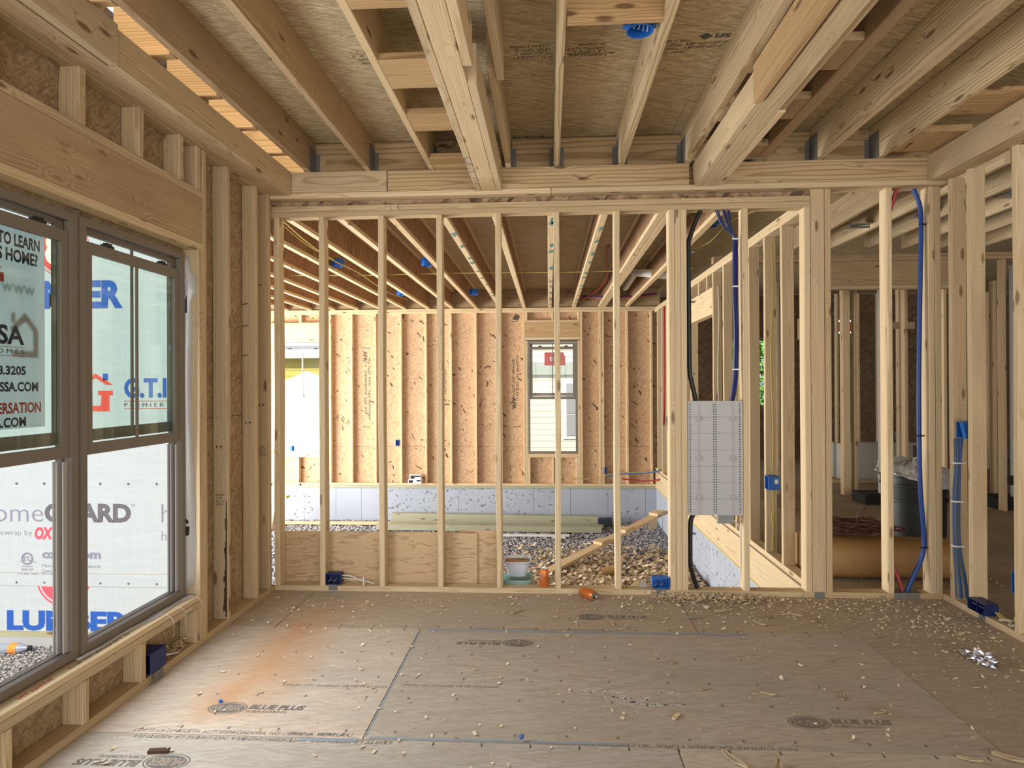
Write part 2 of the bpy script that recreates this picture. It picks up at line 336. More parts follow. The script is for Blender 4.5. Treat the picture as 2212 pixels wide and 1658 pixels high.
# ------------------------------------------------------------------ builders
def link(name, me, mat=None, parent=None, loc=None, rot=None):
    o = bpy.data.objects.new(name, me); COL.objects.link(o)
    if mat is not None and me is not None: me.materials.append(M[mat] if isinstance(mat, str) else mat)
    if parent: o.parent = parent
    if loc is not None: o.location = loc
    if rot is not None: o.rotation_euler = rot
    return o
def tag(o, label=None, cat=None, group=None, kind=None):
    if label: o['label'] = label
    if cat: o['category'] = cat
    if group: o['group'] = group
    if kind: o['kind'] = kind
    return o
class MB:
    """collects shapes, gives ONE mesh object"""
    def __init__(s): s.v = []; s.f = []
    def add(s, v, f): n = len(s.v); s.v += [tuple(p) for p in v]; s.f += [tuple(i+n for i in q) for q in f]; return s
    def box(s, x0, x1, y0, y1, z0, z1, b=0):
        v = [(x, y, z) for z in (z0, z1) for y in (y0, y1) for x in (x0, x1)]
        return s.add(v, [(0, 2, 3, 1), (4, 5, 7, 6), (0, 1, 5, 4), (2, 6, 7, 3), (0, 4, 6, 2), (1, 3, 7, 5)])
    def obox(s, c, ax, ay, az, hx, hy, hz):
        c, ax, ay, az = Vector(c), Vector(ax).normalized(), Vector(ay).normalized(), Vector(az).normalized()
        v = [c + ax*hx*i + ay*hy*j + az*hz*k for k in (-1, 1) for j in (-1, 1) for i in (-1, 1)]
        return s.add(v, [(0, 2, 3, 1), (4, 5, 7, 6), (0, 1, 5, 4), (2, 6, 7, 3), (0, 4, 6, 2), (1, 3, 7, 5)])
    def tube(s, pts, r, n=8, smooth=6, cap=True):
        P = [Vector(p) for p in pts]
        if smooth and len(P) > 2:
            Q = []
            for i in range(len(P)-1):
                p0 = P[max(i-1, 0)]; p1 = P[i]; p2 = P[i+1]; p3 = P[min(i+2, len(P)-1)]
                for k in range(smooth):
                    t = k/smooth
                    Q.append(.5*((2*p1) + (p2-p0)*t + (2*p0-5*p1+4*p2-p3)*t*t + (3*p1-p0-3*p2+p3)*t**3))
            P = Q + [P[-1]]
        rs = r if isinstance(r, (list, tuple)) else [r]*len(P)
        v = []; f = []; up = None
        for i, p in enumerate(P):
            d = (P[min(i+1, len(P)-1)] - P[max(i-1, 0)]).normalized()
            if up is None: up = d.orthogonal().normalized()
            up = (up - d*up.dot(d)).normalized(); sd = d.cross(up)
            v += [p + (up*math.cos(2*PI*k/n) + sd*math.sin(2*PI*k/n))*rs[i] for k in range(n)]
        for i in range(len(P)-1):
            f += [(i*n+k, i*n+(k+1) % n, (i+1)*n+(k+1) % n, (i+1)*n+k) for k in range(n)]
        if cap: f += [tuple(range(n))[::-1], tuple(range((len(P)-1)*n, len(P)*n))]
        return s.add(v, f)
    def lathe(s, prof, n=24, c=(0, 0, 0), rot=None, sq=0):
        v = []; f = []
        for r, z in prof:
            for k in range(n):
                a = 2*PI*k/n; q = r
                if sq: q = r/((abs(math.cos(a))**sq + abs(math.sin(a))**sq)**(1/sq))
                p = Vector((q*math.cos(a), q*math.sin(a), z))
                if rot is not None: p = rot @ p
                v.append(p + Vector(c))
        for i in range(len(prof)-1):
            f += [(i*n+k, i*n+(k+1) % n, (i+1)*n+(k+1) % n, (i+1)*n+k) for k in range(n)]
        return s.add(v, f)
    def poly(s, pts, thick, nrm):
        nv = Vector(nrm)*thick; n = len(pts); v = [Vector(p) for p in pts] + [Vector(p)+nv for p in pts]
        return s.add(v, [tuple(range(n))[::-1], tuple(range(n, 2*n))] + [(i, (i+1) % n, n+(i+1) % n, n+i) for i in range(n)])
    def build(s, name, mat, parent=None, smooth=False, origin=None, fix=True, rot=None):
        me = bpy.data.meshes.new(name)
        v = np.array([tuple(p) for p in s.v], float)
        if parent is None and origin is None: origin = ((v[:, 0].min()+v[:, 0].max())/2, (v[:, 1].min()+v[:, 1].max())/2, v[:, 2].min())
        if origin is None: origin = (0, 0, 0)
        v = v - np.array(origin)
        me.from_pydata(v.tolist(), [], s.f); me.validate()
        if fix:
            bm = bmesh.new(); bm.from_mesh(me); bmesh.ops.recalc_face_normals(bm, faces=bm.faces); bm.to_mesh(me); bm.free()
        if smooth:
            me.polygons.foreach_set('use_smooth', [True]*len(me.polygons))
            me.set_sharp_from_angle(angle=.7)
        return link(name, me, mat, parent, loc=origin)
def struct(o): o['kind'] = 'structure'; return o
def empty(name, loc=(0, 0, 0), rz=0):
    o = bpy.data.objects.new(name, None); COL.objects.link(o); o.location = loc; o.rotation_euler = (0, 0, rz); o.empty_display_size = .05; return o
ORD = ['first', 'second', 'third', 'fourth', 'fifth', 'sixth', 'seventh', 'eighth', 'ninth', 'tenth', 'eleventh', 'twelfth', 'thirteenth']

def lumber(name, x0, x1, y0, y1, z0, z1, label=None, cat=None, group=None, mat='pine', parent=None, bow=None, wane=None, cham=.003):
    """one sawn board; length along local X, chamfered edges, slight bow, now and then a waney edge"""
    d = (x1-x0, y1-y0, z1-z0); c = Vector(((x0+x1)/2, (y0+y1)/2, (z0+z1)/2)); ax = d.index(max(d))
    if ax == 0: R = Matrix.Identity(3); LL, Wd, T = d[0], d[1], d[2]
    elif ax == 1: R = Matrix.Rotation(PI/2, 3, 'Z'); LL, Wd, T = d[1], d[0], d[2]
    else: R = Matrix.Rotation(-PI/2, 3, 'Y'); LL, Wd, T = d[2], d[1], d[0]
    n = max(3, min(14, int(LL/.22)))
    if bow is None: bow = .0015 if name.endswith(('wall_stud', 'joist')) else 0.
    ph = [random.uniform(0, 6.28) for _ in range(4)]
    if wane is None: wane = random.random() < .22
    we = random.randrange(4); v = []; f = []
    for i in range(n+1):
        t = i/n; x = (t-.5)*LL
        by = bow*math.sin(t*PI)*math.sin(ph[0]) + bow*.5*math.sin(t*9+ph[1]); bz = bow*math.sin(t*PI)*math.sin(ph[2]) + bow*.5*math.sin(t*8+ph[3])
        if i in (0, n): by = bz = 0
        for k, (sy, sz) in enumerate(((1, 1), (-1, 1), (-1, -1), (1, -1))):
            ch = cham
            if wane and k == we and min(Wd, T) > .02: ch = cham + max(0, .008*math.sin(t*5+ph[1]) + .004*math.sin(t*23+ph[0]))
            hy, hz = Wd/2, T/2
            a = (x, sy*(hy-ch)+by, sz*hz+bz); b2 = (x, sy*hy+by, sz*(hz-ch)+bz)
            v += [b2, a] if k in (0, 2) else [a, b2]
    for i in range(n):
        f += [(i*8+k, i*8+(k+1) % 8, (i+1)*8+(k+1) % 8, (i+1)*8+k) for k in range(8)]
    f += [tuple(range(8))[::-1], tuple(range(n*8, n*8+8))]
    me = bpy.data.meshes.new(name); me.from_pydata(v, [], f); me.validate()
    bm = bmesh.new(); bm.from_mesh(me); bmesh.ops.recalc_face_normals(bm, faces=bm.faces); bm.to_mesh(me); bm.free()
    me.materials.append(M[mat]); o = bpy.data.objects.new(name, me); COL.objects.link(o)
    mw = Matrix.Translation(c) @ R.to_4x4()
    o.matrix_basis = mw
    if parent is not None: child_at(o, parent)
    if label: tag(o, label, cat, group)
    return o
def child_at(o, p):
    """parent o (built in world coordinates) under p without moving it"""
    o.parent = p; o.matrix_parent_inverse = p_world(p).inverted(); return o
def p_world(p):
    m = p.matrix_basis.copy()
    if p.parent: m = p_world(p.parent) @ p.matrix_parent_inverse @ m
    return m

def text(body, w, hgt, org, right, up, mat, parent, name='lettering', bold=0., shear=0., align='LEFT', lift=.0008, kx=None):
    """flat lettering fitted to a w x hgt box whose lower left corner is org"""
    cu = bpy.data.curves.new(name, 'FONT'); cu.body = body; cu.offset = bold; cu.shear = shear; cu.resolution_u = 3; cu.fill_mode = 'FRONT'
    t = bpy.data.objects.new(name, cu); COL.objects.link(t); bpy.context.view_layer.update()
    me = bpy.data.meshes.new_from_object(t.evaluated_get(bpy.context.evaluated_depsgraph_get()))
    bpy.data.objects.remove(t); bpy.data.curves.remove(cu)
    n = len(me.vertices); co = np.empty(n*3); me.vertices.foreach_get('co', co); co = co.reshape(-1, 3)
    x0, x1, y0, y1 = co[:, 0].min(), co[:, 0].max(), co[:, 1].min(), co[:, 1].max()
    sx = w/(x1-x0); sy = hgt/(y1-y0)
    R, U = np.array(right, float), np.array(up, float); Nn = np.cross(R, U)
    P = np.array(org) + np.outer((co[:, 0]-x0)*sx, R) + np.outer((co[:, 1]-y0)*sy, U) + Nn*lift
    me.vertices.foreach_set('co', P.ravel()); me.name = name
    me.materials.clear(); me.materials.append(M[mat]); me.update()
    o = bpy.data.objects.new(name, me); COL.objects.link(o); child_at(o, parent); return o
def flat(shapes, org, right, up, mat, parent, name='printed_mark', lift=.0008, flip=False):
    """flat printed shapes: lists of (u, v) polygons, put on a surface"""
    R, U = Vector(right), Vector(up); Nn = R.cross(U); b = MB()
    for pts in shapes:
        b.add([Vector(org) + R*u + U*v + Nn*lift for u, v in pts], [tuple(range(len(pts)))])
    o = b.build(name, mat, origin=(0, 0, 0), fix=False); child_at(o, parent); return o
def ring_pts(cx, cy, rx, ry, k=.86, n=40):
    out = []
    for i in range(n):
        a, b = 2*PI*i/n, 2*PI*(i+1)/n
        out.append([(cx+rx*math.cos(a), cy+ry*math.sin(a)), (cx+rx*math.cos(b), cy+ry*math.sin(b)), (cx+rx*k*math.cos(b), cy+ry*k*math.sin(b)), (cx+rx*k*math.cos(a), cy+ry*k*math.sin(a))])
    return out
def ell(cx, cy, rx, ry, n=40): return [(cx+rx*math.cos(2*PI*i/n), cy+ry*math.sin(2*PI*i/n)) for i in range(n)]
def rect(x0, x1, y0, y1): return [(x0, y0), (x1, y0), (x1, y1), (x0, y1)]
def scrib(w, hgt, rows, seed=1, fill=.78, cw=.62):
    """worn, unreadable print: rows of small ink dabs"""
    rr = random.Random(seed); out = []; rh = hgt/rows
    for r in range(rows):
        y = hgt - (r+1)*rh + rh*.2; x = rr.uniform(0, w*.1); ch = rh*.62; e = w*rr.uniform(.75, 1)
        while x < e:
            if rr.random() < fill:
                a = ch*cw; k = rr.random()
                if k < .4: out += [rect(x, x+a*.28, y, y+ch), rect(x, x+a*.8, y+ch*.78, y+ch)]
                elif k < .7: out += [rect(x, x+a*.8, y, y+ch*.25), rect(x+a*.5, x+a*.78, y, y+ch)]
                else: out += [rect(x, x+a*.8, y+ch*.4, y+ch*.62), rect(x+a*.1, x+a*.35, y+ch*.1, y+ch)]
            x += ch*cw
    return out

# ------------------------------------------------------------------ the setting: floor, deck, walls
fb = MB()
def panel_rows():
    g = .0022
    rows = [(-4.0, -1.13), (-1.127, .08), (.083, 1.29), (1.293, 2.500), (2.503, 3.654), (3.657, 4.42)]
    cuts = [[-1.99, .2, 2.6, 5.2, 9], [-1.99, -.7, 1.7, 4.2, 9], [-1.99, .5, 2.9, 5.4, 9], [-1.99, .49, 2.93, 5.3, 9], [-1.99, -.745, 1.715, 4.15, 9], [-1.99, -1.60, .84, 3.28, 5.7, 9]]
    for (a, b), cs in zip(rows, cuts):
        for i in range(len(cs)-1): fb.box(cs[i]+g, cs[i+1]-g, a, b-.0005, -.019, 0)
    y = 4.422
    while y < 12.5:
        cs = [1.777, 3.3+random.random(), 6.2, 9]
        for i in range(3): fb.box(cs[i]+g, cs[i+1]-g, y, min(y+1.2, 12.5)-.003, -.019, 0)
        y += 1.2
panel_rows()
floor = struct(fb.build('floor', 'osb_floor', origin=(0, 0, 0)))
b = MB().box(-1.98, 9, -4, 4.415, -.30, -.0195).box(1.80, 9, 4.4155, 12.5, -.30, -.0195)
struct(b.build('trim_1', 'dark'))
# blue painted tongue edges beside the panel joints
flat([rect(-1.0, -.76, 2.480, 2.499), rect(-.72, .30, 2.506, 2.520), rect(-.745+.004, -.735, 2.52, 3.62)], (0, 0, 0), (1, 0, 0), (0, 1, 0), 'blue_edge', floor, 'edge_paint')
flat([rect(-.70, 1.1, 3.628, 3.652)], (0, 0, 0), (1, 0, 0), (0, 1, 0), 'blue_edge', floor, 'edge_paint', lift=.0007)
# deck over the room and the house, and over the garage
db = MB()
yy = [-4.0, -2.2, -.98, .24, 1.46, 2.69, 3.92, 4.50]
for i in range(len(yy)-1):
    xs = [-1.69 if yy[i] > .2 else -1.95, -.40 if i % 2 else .85, 2.05 if i % 2 else 3.3, 5.5, 9]  # unseen near end of the slot is decked over, added to block sun
    for k in range(len(xs)-1): db.box(xs[k]+.0015, xs[k+1]-.0015, yy[i]+.002, yy[i+1]-.002, 3.12, 3.138)
db.box(1.86, 9, 4.502, 12.6, 3.12, 3.138)
y = 4.502
while y < 10.9:
    for a, c2 in ((-6.7, -4.3), (-4.297, -1.9), (-1.897, .5), (.503, 1.857)): db.box(a, c2, y, min(y+.6, 10.9)-.004, 3.02, 3.038)
    y += .6
ceiling = struct(db.build('ceiling', 'osb_deck', origin=(0, 0, 0)))
struct(MB().box(-1.95, 9, -4, .24, 3.139, 3.16).box(-1.69, 9, .24, 4.5, 3.139, 3.16).box(-6.7, 1.857, 4.5, 10.95, 3.039, 3.06).box(1.86, 9, 4.5, 12.6, 3.139, 3.16).build('trim_2', 'dark'))
# left wall sheathing with the window opening
b = MB()
for a, c2, z0, z1 in ((-4, 1.70, -.3, 1.22), (-4, 1.70, 1.2203, 3.11), (3.352, 4.40, -.3, 1.22), (3.352, 4.40, 1.2203, 3.11), (1.70, 3.352, -.3, .287), (1.70, 3.352, 2.1165, 3.11)):
    b.box(-1.990, -1.976, a+.001, c2-.001, z0, z1)
wall_left = struct(b.build('wall_left', 'osb_wall', origin=(0, 0, 0)))
SEAM = True
# outside face of the garage front wall, wrapped in white house wrap, on a plank and a concrete footing
wall_outside = struct(MB().box(-7.4, -1.992, 4.42, 4.49, -.357, 3.3).build('wall_outside', 'wrap', origin=(0, 0, 0)))
struct(MB().box(-7.4, -1.992, 4.405, 4.49, -.392, -.358).build('trim_3', 'treated'))
struct(MB().box(-7.4, -1.99, 4.39, 4.49, -.9, -.393).build('trim_4', 'concrete'))
struct(MB().box(-14, -1.995, -8, 4.389, -.62, -.455).build('ground', 'ground'))
# garage shell
wall_far = struct(MB().box(-6.7, -4.60, 10.789, 10.803, -.24, 3.01).box(-4.60, -3.78, 10.789, 10.803, -.24, .255).box(-4.60, -3.78, 10.789, 10.803, 2.16, 3.01)
    .box(-3.78, -.345, 10.789, 10.803, -.24, .3695).box(-3.78, -.345, 10.789, 10.803, .370, 3.01).box(-.345, .49, 10.789, 10.803, -.24, .255).box(-.345, .49, 10.789, 10.803, 2.155, 3.01)
    .box(.49, 1.86, 10.789, 10.803, -.24, .3695).box(.49, 1.86, 10.789, 10.803, .370, 3.01).build('wall_far', 'osb_garage', origin=(0, 0, 0)))
fd = MB()
x = -6.7
for w in (1.1, .62, .80, .55, .44, .42, 1.25, .64, .62, .62, .62, .62, .5):
    fd.box(x+.002, min(x+w, 1.785)-.002, 10.715, 10.9, -1.1, -.322); x += w
struct(fd.build('wall_foundation_far', 'concrete', origin=(0, 0, 0)))
fd = MB(); y = 4.45
for w in (.9, .62, .62, .62, .9, .9, .9, .95): fd.box(1.778, 1.98, y+.002, min(y+w, 10.71)-.002, -1.1, -.306); y += w
struct(fd.build('wall_foundation_side', 'concrete', origin=(0, 0, 0)))
struct(MB().box(-6.9, 1.778, 4.49, 10.715, -1.1, -.885).build('floor_garage', 'ground', origin=(0, 0, 0)))
struct(MB().box(-6.72, -6.6, 4.5, 5.3, -.9, 3.01).box(-6.72, -6.6, 10.2, 10.79, -.9, 3.01).box(-6.72, -6.6, 5.3, 10.2, 2.15, 3.01).build('wall_garage_side', 'osb_wall', origin=(0, 0, 0)))
struct(MB().box(-1.985, 1.76, 4.416, 4.43, -1.0, -.02).build('wall_floor_edge', 'concrete', origin=(0, 0, 0)))
# house shell beyond the right side
struct(MB().box(1.9, 3.50, 12.5, 12.515, 0, 3.11).box(3.50, 4.2, 12.5, 12.515, 0, .95).box(3.50, 4.2, 12.5, 12.515, 2.3, 3.11).box(4.2, 5.50, 12.5, 12.515, 0, 3.11)
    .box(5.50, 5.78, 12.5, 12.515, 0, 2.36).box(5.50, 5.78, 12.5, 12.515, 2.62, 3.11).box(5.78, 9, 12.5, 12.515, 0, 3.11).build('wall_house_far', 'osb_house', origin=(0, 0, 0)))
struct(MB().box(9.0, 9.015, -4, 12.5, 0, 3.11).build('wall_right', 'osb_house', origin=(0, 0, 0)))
struct(MB().box(-1.975, 1.70, 4.33, 4.35, 2.641, 2.677).build('trim_5', 'osb_gap', origin=(0, 0, 0)))

# ------------------------------------------------------------------ partition in front of the garage
PY0, PY1 = 4.296, 4.385
lumber('bottom_plate', -1.884, 1.66, PY0, PY1, 0, .038, 'long flat bottom plate nailed to the floor under the open stud partition', 'lumber', wane=False)
lumber('bottom_plate', 1.662, 2.548, PY0, PY1, 0, .038, 'short bottom plate on the floor across the opening to the house on the right', 'lumber', wane=False)
STX = [(-1.884, -1.846), (-1.570, -1.532), (-1.156, -1.118), (-.755, -.717), (-.353, -.315), (.040, .078), (.443, .481)]
for i, (a, c) in enumerate(STX):
    lab = ('end stud of the open partition, tight in the left corner beside the left wall' if i == 0 else
           f'{ORD[i-1]} free-standing stud from the left corner in the open partition before the garage')
    st = lumber('wall_stud', a, c, PY0, PY1, .0385, 2.5625, lab, 'stud', 'studs of the open partition', mat='pine_plain', bow=.004)
    if i == 0: S0 = st
for k, a in enumerate((.803, .8425, .882)):
    lumber('post_stud', a, a+.038, PY0, PY1, .0385, 2.5625, ['left', 'middle', 'right'][k] + ' ply of the triple stud post beside the grey wiring panel', 'stud', 'triple post beside the panel', mat='pine_plain', bow=.0008, wane=False)
lumber('wall_stud', 1.283, 1.321, PY0, PY1, .0385, 2.5625, 'full height stud along the right edge of the grey wiring panel', 'stud', mat='pine_plain', bow=.002)
lumber('wall_stud', 1.683, 1.721, PY0, PY1, .0385, 2.5625, 'last stud at the right end of the partition under the double top plate', 'stud', mat='pine_plain', bow=.001)
lumber('post_stud', 1.7235, 1.812, PY0+.002, PY0+.040, .0385, 2.6785, 'wide stud turned flat to the room on the post right of the partition', 'stud', bow=.001, wane=False)
lumber('post_stud', 1.814, 1.852, PY0, PY1, .0385, 2.6785, 'narrow stud closing the right side of the post by the opening', 'stud', bow=.001, wane=False)
sx = lumber('wall_stud', 2.205, 2.243, PY0, PY1, .0385, 2.6785, 'single stud standing in the wide opening before the black bin', 'stud', mat='pine_plain', bow=.003)
for k, a in enumerate((2.470, 2.510)):
    lumber('corner_stud', a, a+.038, PY0, PY1, .0385, 2.6785, ['left', 'right'][k] + ' stud of the corner pair where the partition meets the right wall', 'stud', mat='pine_plain' if k == 0 else 'pine', bow=.001)
lumber('top_plate', -1.975, 1.72, PY0, PY1, 2.563, 2.601, 'lower top plate running across the heads of the partition studs', 'lumber', wane=False, bow=.001)
lumber('top_plate', -1.975, -1.016, PY0, PY1, 2.6015, 2.639, 'short upper top plate over the left end of the partition', 'lumber', wane=False)
lumber('top_plate', -1.012, 1.72, PY0, PY1, 2.6015, 2.639, 'long upper top plate over the right part of the partition', 'lumber', wane=False, bow=.001)
lumber('ceiling_plate', -1.91, .02, 4.25, 4.385, 2.679, 2.714, 'left pale flat plate under the ceiling ledger along the partition', 'lumber', mat='pine_pale', wane=False)
lumber('ceiling_plate', .026, 2.575, 4.25, 4.385, 2.679, 2.714, 'right pale flat plate under the ceiling ledger along the partition', 'lumber', mat='pine_plain', wane=False)
lumber('ledger_board', -1.738, -1.083, 4.252, 4.29, 2.7155, 2.857, 'short ledger board above the plate in the left corner of the partition', 'lumber', wane=False)
lumber('ledger_board', -1.076, .930, 4.252, 4.29, 2.7155, 2.857, 'long brown ledger board between the two dropped beams', 'lumber', mat='pine_figured', wane=False)
lumber('ledger_board', .965, 2.443, 4.252, 4.29, 2.7155, 2.857, 'strongly figured ledger board right of the right dropped beam', 'lumber', mat='pine_figured', wane=False)
rim = lumber('rim_board', -1.985, 2.62, 4.43, 4.468, 2.80, 3.115, 'deep rim board behind the joist ends above the partition', 'lumber', mat='pine_figured', wane=False, bow=0)
# ------------------------------------------------------------------ ceiling joists, dropped beams, ladder blocks
def hanger(j, x0, x1, side):
    b = MB().box(x0-.003, x0-.0012, 4.30, 4.4285, 2.8845, 3.06).box(x1+.0012, x1+.003, 4.30, 4.4285, 2.8845, 3.06).box(x0-.003, x1+.003, 4.36, 4.4285, 2.8815, 2.8835)
    b.box(x0-.030, x0-.003, 4.426, 4.4285, 2.89, 3.04).box(x1+.003, x1+.030, 4.426, 4.4285, 2.89, 3.04)
    h = b.build('joist_hanger', 'galv', origin=(0, 0, 0)); h['label'] = 'grey metal joist hanger'; child_at(h, j)
JO = [(-1.672, -1.634, 'pine_dark', 'dark brown joist beside the sunlit slot at the left wall'),
      (-1.251, -1.213, 'pine_dark', 'joist with a rounded worn edge, second from the left wall'),
      (-.811, -.773, 'pine_pale', 'slim joist carrying the left ends of the flat ladder blocks'),
      (.045, .083, 'pine_grain', 'joist nearly straight overhead, left of the blue ceiling box'),
      (.476, .520, 'pine_grain', 'joist touching the right end of the cross block by the blue ceiling box'),
      (.915, .960, 'pine_grain', 'wide grained joist just left of the right dropped beam'),
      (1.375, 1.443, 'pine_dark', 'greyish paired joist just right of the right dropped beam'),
      (1.772, 1.815, 'pine_grain', 'heavily figured joist, second right of the right dropped beam'),
      (2.165, 2.203, 'pine_grain', 'wavy grained joist nearest to the right wall ledger')]
JJ = []
for a, c, mt, lab in JO:
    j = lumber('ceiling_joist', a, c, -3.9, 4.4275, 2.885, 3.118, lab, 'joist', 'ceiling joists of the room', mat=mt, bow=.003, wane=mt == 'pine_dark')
    hanger(j, a, c, 1); JJ.append(j)
jn = lumber('ceiling_joist', -.283, -.245, 3.0, 4.4275, 2.885, 3.118, 'far half of the joist along the right side of the left dropped beam', 'joist', 'ceiling joists of the room', mat='pine_plain')
lumber('ceiling_joist', -.2435, -.2055, -3.9, 3.07, 2.872, 3.118, 'near half of the joist beside the left dropped beam, lapped with its far half', 'joist', 'ceiling joists of the room', mat='pine_plain')
hanger(jn, -.283, -.245, 1)
lumber('beam_board', -.477, -.439, -3.9, 4.245, 2.70, 2.884, 'left edge board of the left dropped beam, with blue crayon marks', 'lumber', mat='pine', wane=False)
ch = bpy.data.objects['beam_board']
flat([[(.442, y-.005), (.472, y-.003), (.472, y+.006), (.442, y+.004)] for y in (3.62, 3.86, 3.98, 4.03, 4.09)] + [[(.470, 3.62), (.476, 3.62), (.474, 3.70), (.468, 3.70)], [(.442, 3.735), (.472, 3.70), (.474, 3.712), (.442, 3.745)]], (0, 0, 2.70), (-1, 0, 0), (0, 1, 0), 'ink_lav', ch, 'crayon_mark', lift=.0015)
lumber('beam_board', -.4375, -.3415, -3.9, 3.985, 2.70, 2.738, 'long flat board in the middle of the left dropped beam', 'lumber', mat='pine_pale', wane=False)
lumber('beam_board', -.4375, -.3415, 3.989, 4.245, 2.70, 2.738, 'short flat end piece in the middle of the left dropped beam', 'lumber', mat='pine_pale', wane=False)
lumber('beam_board', -.340, -.302, 2.72, 4.245, 2.70, 2.868, 'far right edge board of the left dropped beam', 'lumber', mat='pine_plain', wane=False)
lumber('beam_board', -.3385, -.3005, -3.9, 2.568, 2.694, 2.862, 'near right edge board of the left dropped beam, ending before a gap', 'lumber', mat='pine_pale', wane=False)
lumber('beam_board', .962, 1.000, 3.00, 4.245, 2.70, 2.86, 'far left edge board of the right dropped beam', 'lumber', mat='pine_plain', wane=False)
lumber('beam_board', .948, .986, -3.9, 2.996, 2.692, 2.87, 'near left edge board of the right dropped beam, orange toned', 'lumber', mat='pine_warm', wane=False)
lumber('beam_board', 1.0015, 1.0995, 2.21, 4.245, 2.70, 2.738, 'long flat board in the middle of the right dropped beam', 'lumber', mat='pine_plain', wane=False)
lumber('beam_board', 1.0015, 1.0995, -3.9, 2.20, 2.70, 2.738, 'near flat board in the middle of the right dropped beam, behind its joint', 'lumber', mat='pine_pale', wane=False)
lumber('beam_board', 1.101, 1.139, 3.12, 4.245, 2.70, 2.86, 'far right edge board of the right dropped beam, pale', 'lumber', mat='pine_pale', wane=False)
lumber('beam_board', 1.101, 1.139, -3.9, 3.115, 2.712, 2.872, 'near right edge board of the right dropped beam, darker', 'lumber', mat='pine', wane=False)
bays = [((-.772, -.478), 'between the slim joist and the left dropped beam', ((2.20, 2.48), (2.875, 3.155), (3.46, 3.69), (4.14, 4.37)), 'pine_warm'),
        ((.9615, 1.10), 'in the narrow slot left of the right dropped beam', ((2.15, 2.40), (2.82, 3.11), (3.36, 3.67), (4.03, 4.30)), 'pine_warm'),
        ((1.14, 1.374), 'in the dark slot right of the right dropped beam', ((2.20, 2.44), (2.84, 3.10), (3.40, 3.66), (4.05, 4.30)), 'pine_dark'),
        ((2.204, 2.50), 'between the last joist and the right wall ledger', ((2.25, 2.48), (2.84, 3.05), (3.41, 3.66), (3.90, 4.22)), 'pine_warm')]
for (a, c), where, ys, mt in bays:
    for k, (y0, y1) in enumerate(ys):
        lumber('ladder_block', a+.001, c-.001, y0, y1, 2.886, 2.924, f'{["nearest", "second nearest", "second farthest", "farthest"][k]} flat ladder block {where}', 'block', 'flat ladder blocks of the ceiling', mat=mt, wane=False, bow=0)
lumber('cross_block', .084, .475, 2.615, 2.653, 2.886, 3.118, 'upright cross block between two joists above the blue ceiling box', 'block', mat='pine_warm', wane=False, bow=0)
# left wall ledger and the slot that is open to the sun
lumber('ledger_board', -1.778, -1.740, 2.49, 4.252, 2.70, 2.858, 'far inner ledger board of the left wall, with two dark knots', 'lumber', mat='pine', wane=False)
lumber('ledger_board', -1.770, -1.732, -3.9, 2.487, 2.70, 2.87, 'near inner ledger board of the left wall, ending in a rounded corner', 'lumber', mat='pine', wane=False)
lumber('ledger_board', -1.898, -1.780, -3.9, 4.249, 2.70, 2.738, 'wide flat board under the ledger along the left wall', 'lumber', mat='pine', wane=False)
lumber('ledger_board', -1.912, -1.899, -3.9, 4.249, 2.698, 2.738, 'thin strip along the outer edge of the left wall ledger', 'lumber', mat='pine', wane=False)
lumber('top_plate', -1.9745, -1.913, -3.9, 4.43, 2.70, 2.776, 'top plate of the left wall over its stud heads', 'lumber', wane=False)
for k, y in enumerate((.33, .74, 1.145, 1.55, 1.96, 2.365, 2.77, 3.175, 3.58, 3.985)):  # nearest ones are out of view, added to keep sun off the floor
    lumber('slot_block', -1.95, -1.673, y, y+.038, 2.886, 3.16, f'{ORD[k]} sunlit block, counted from the near end, in the open slot along the left wall', 'block', 'sunlit blocks in the left slot', mat='pine_warm', wane=False, bow=0)
lumber('slot_block', -1.95, -1.673, 4.388, 4.426, 2.886, 3.16, 'last sunlit block at the corner end of the open slot', 'block', 'sunlit blocks in the left slot', mat='pine_warm', wane=False, bow=0)
# right wall ledger
lumber('ledger_board', 2.445, 2.483, -3.9, 4.251, 2.70, 2.868, 'stained inner ledger board along the top of the right wall', 'lumber', mat='pine', wane=False)
lumber('ledger_board', 2.484, 2.576, -3.9, 4.249, 2.70, 2.738, 'flat board under the ledger along the right wall', 'lumber', mat='pine', wane=False)
# ------------------------------------------------------------------ left wall framing
LX0, LX1 = -1.9745, -1.885
lumber('bottom_plate', LX0, LX1, -3.9, 4.294, 0, .038, 'bottom plate along the foot of the left window wall', 'lumber', wane=False)
def lst(y, z0, z1, lab, nm='wall_stud', **k): return lumber(nm, LX0, LX1, y, y+.038, z0, z1, lab, 'stud', **k)
lst(3.392, .0385, 2.699, 'king stud right of the big window, beside the jack stud')
lst(3.352, .0385, 2.144, 'jack stud holding the header at the right side of the big window')
s1 = lst(3.655, .0385, 2.699, 'bark edged stud on the left wall, first right of the big window', mat='pine', wane=True)
s2 = lst(4.020, .0385, 2.699, 'stud on the left wall midway between the window and the corner', mat='pine')
s3 = lst(4.215, .0385, 2.699, 'last stud of the left wall by the partition corner', mat='pine')
for s, y, zz in ((s1, 3.655, .70), (s2, 4.02, .82), (s3, 4.215, .93)):
    flat(scrib(.05, .075, 4, int(y*100)), (LX0+.018, y, zz), (1, 0, 0), (0, 0, 1), 'ink_stamp', s, 'grade_stamp')
    flat([rect(.0, .008, 0, .016), rect(.022, .038, .010, .016), rect(.027, .033, 0, .016)], (LX0+.02, y, zz+.34), (1, 0, 0), (0, 0, 1), 'ink_stamp', s, 'grade_stamp')
bk = MB(); rr = random.Random(4); v = []
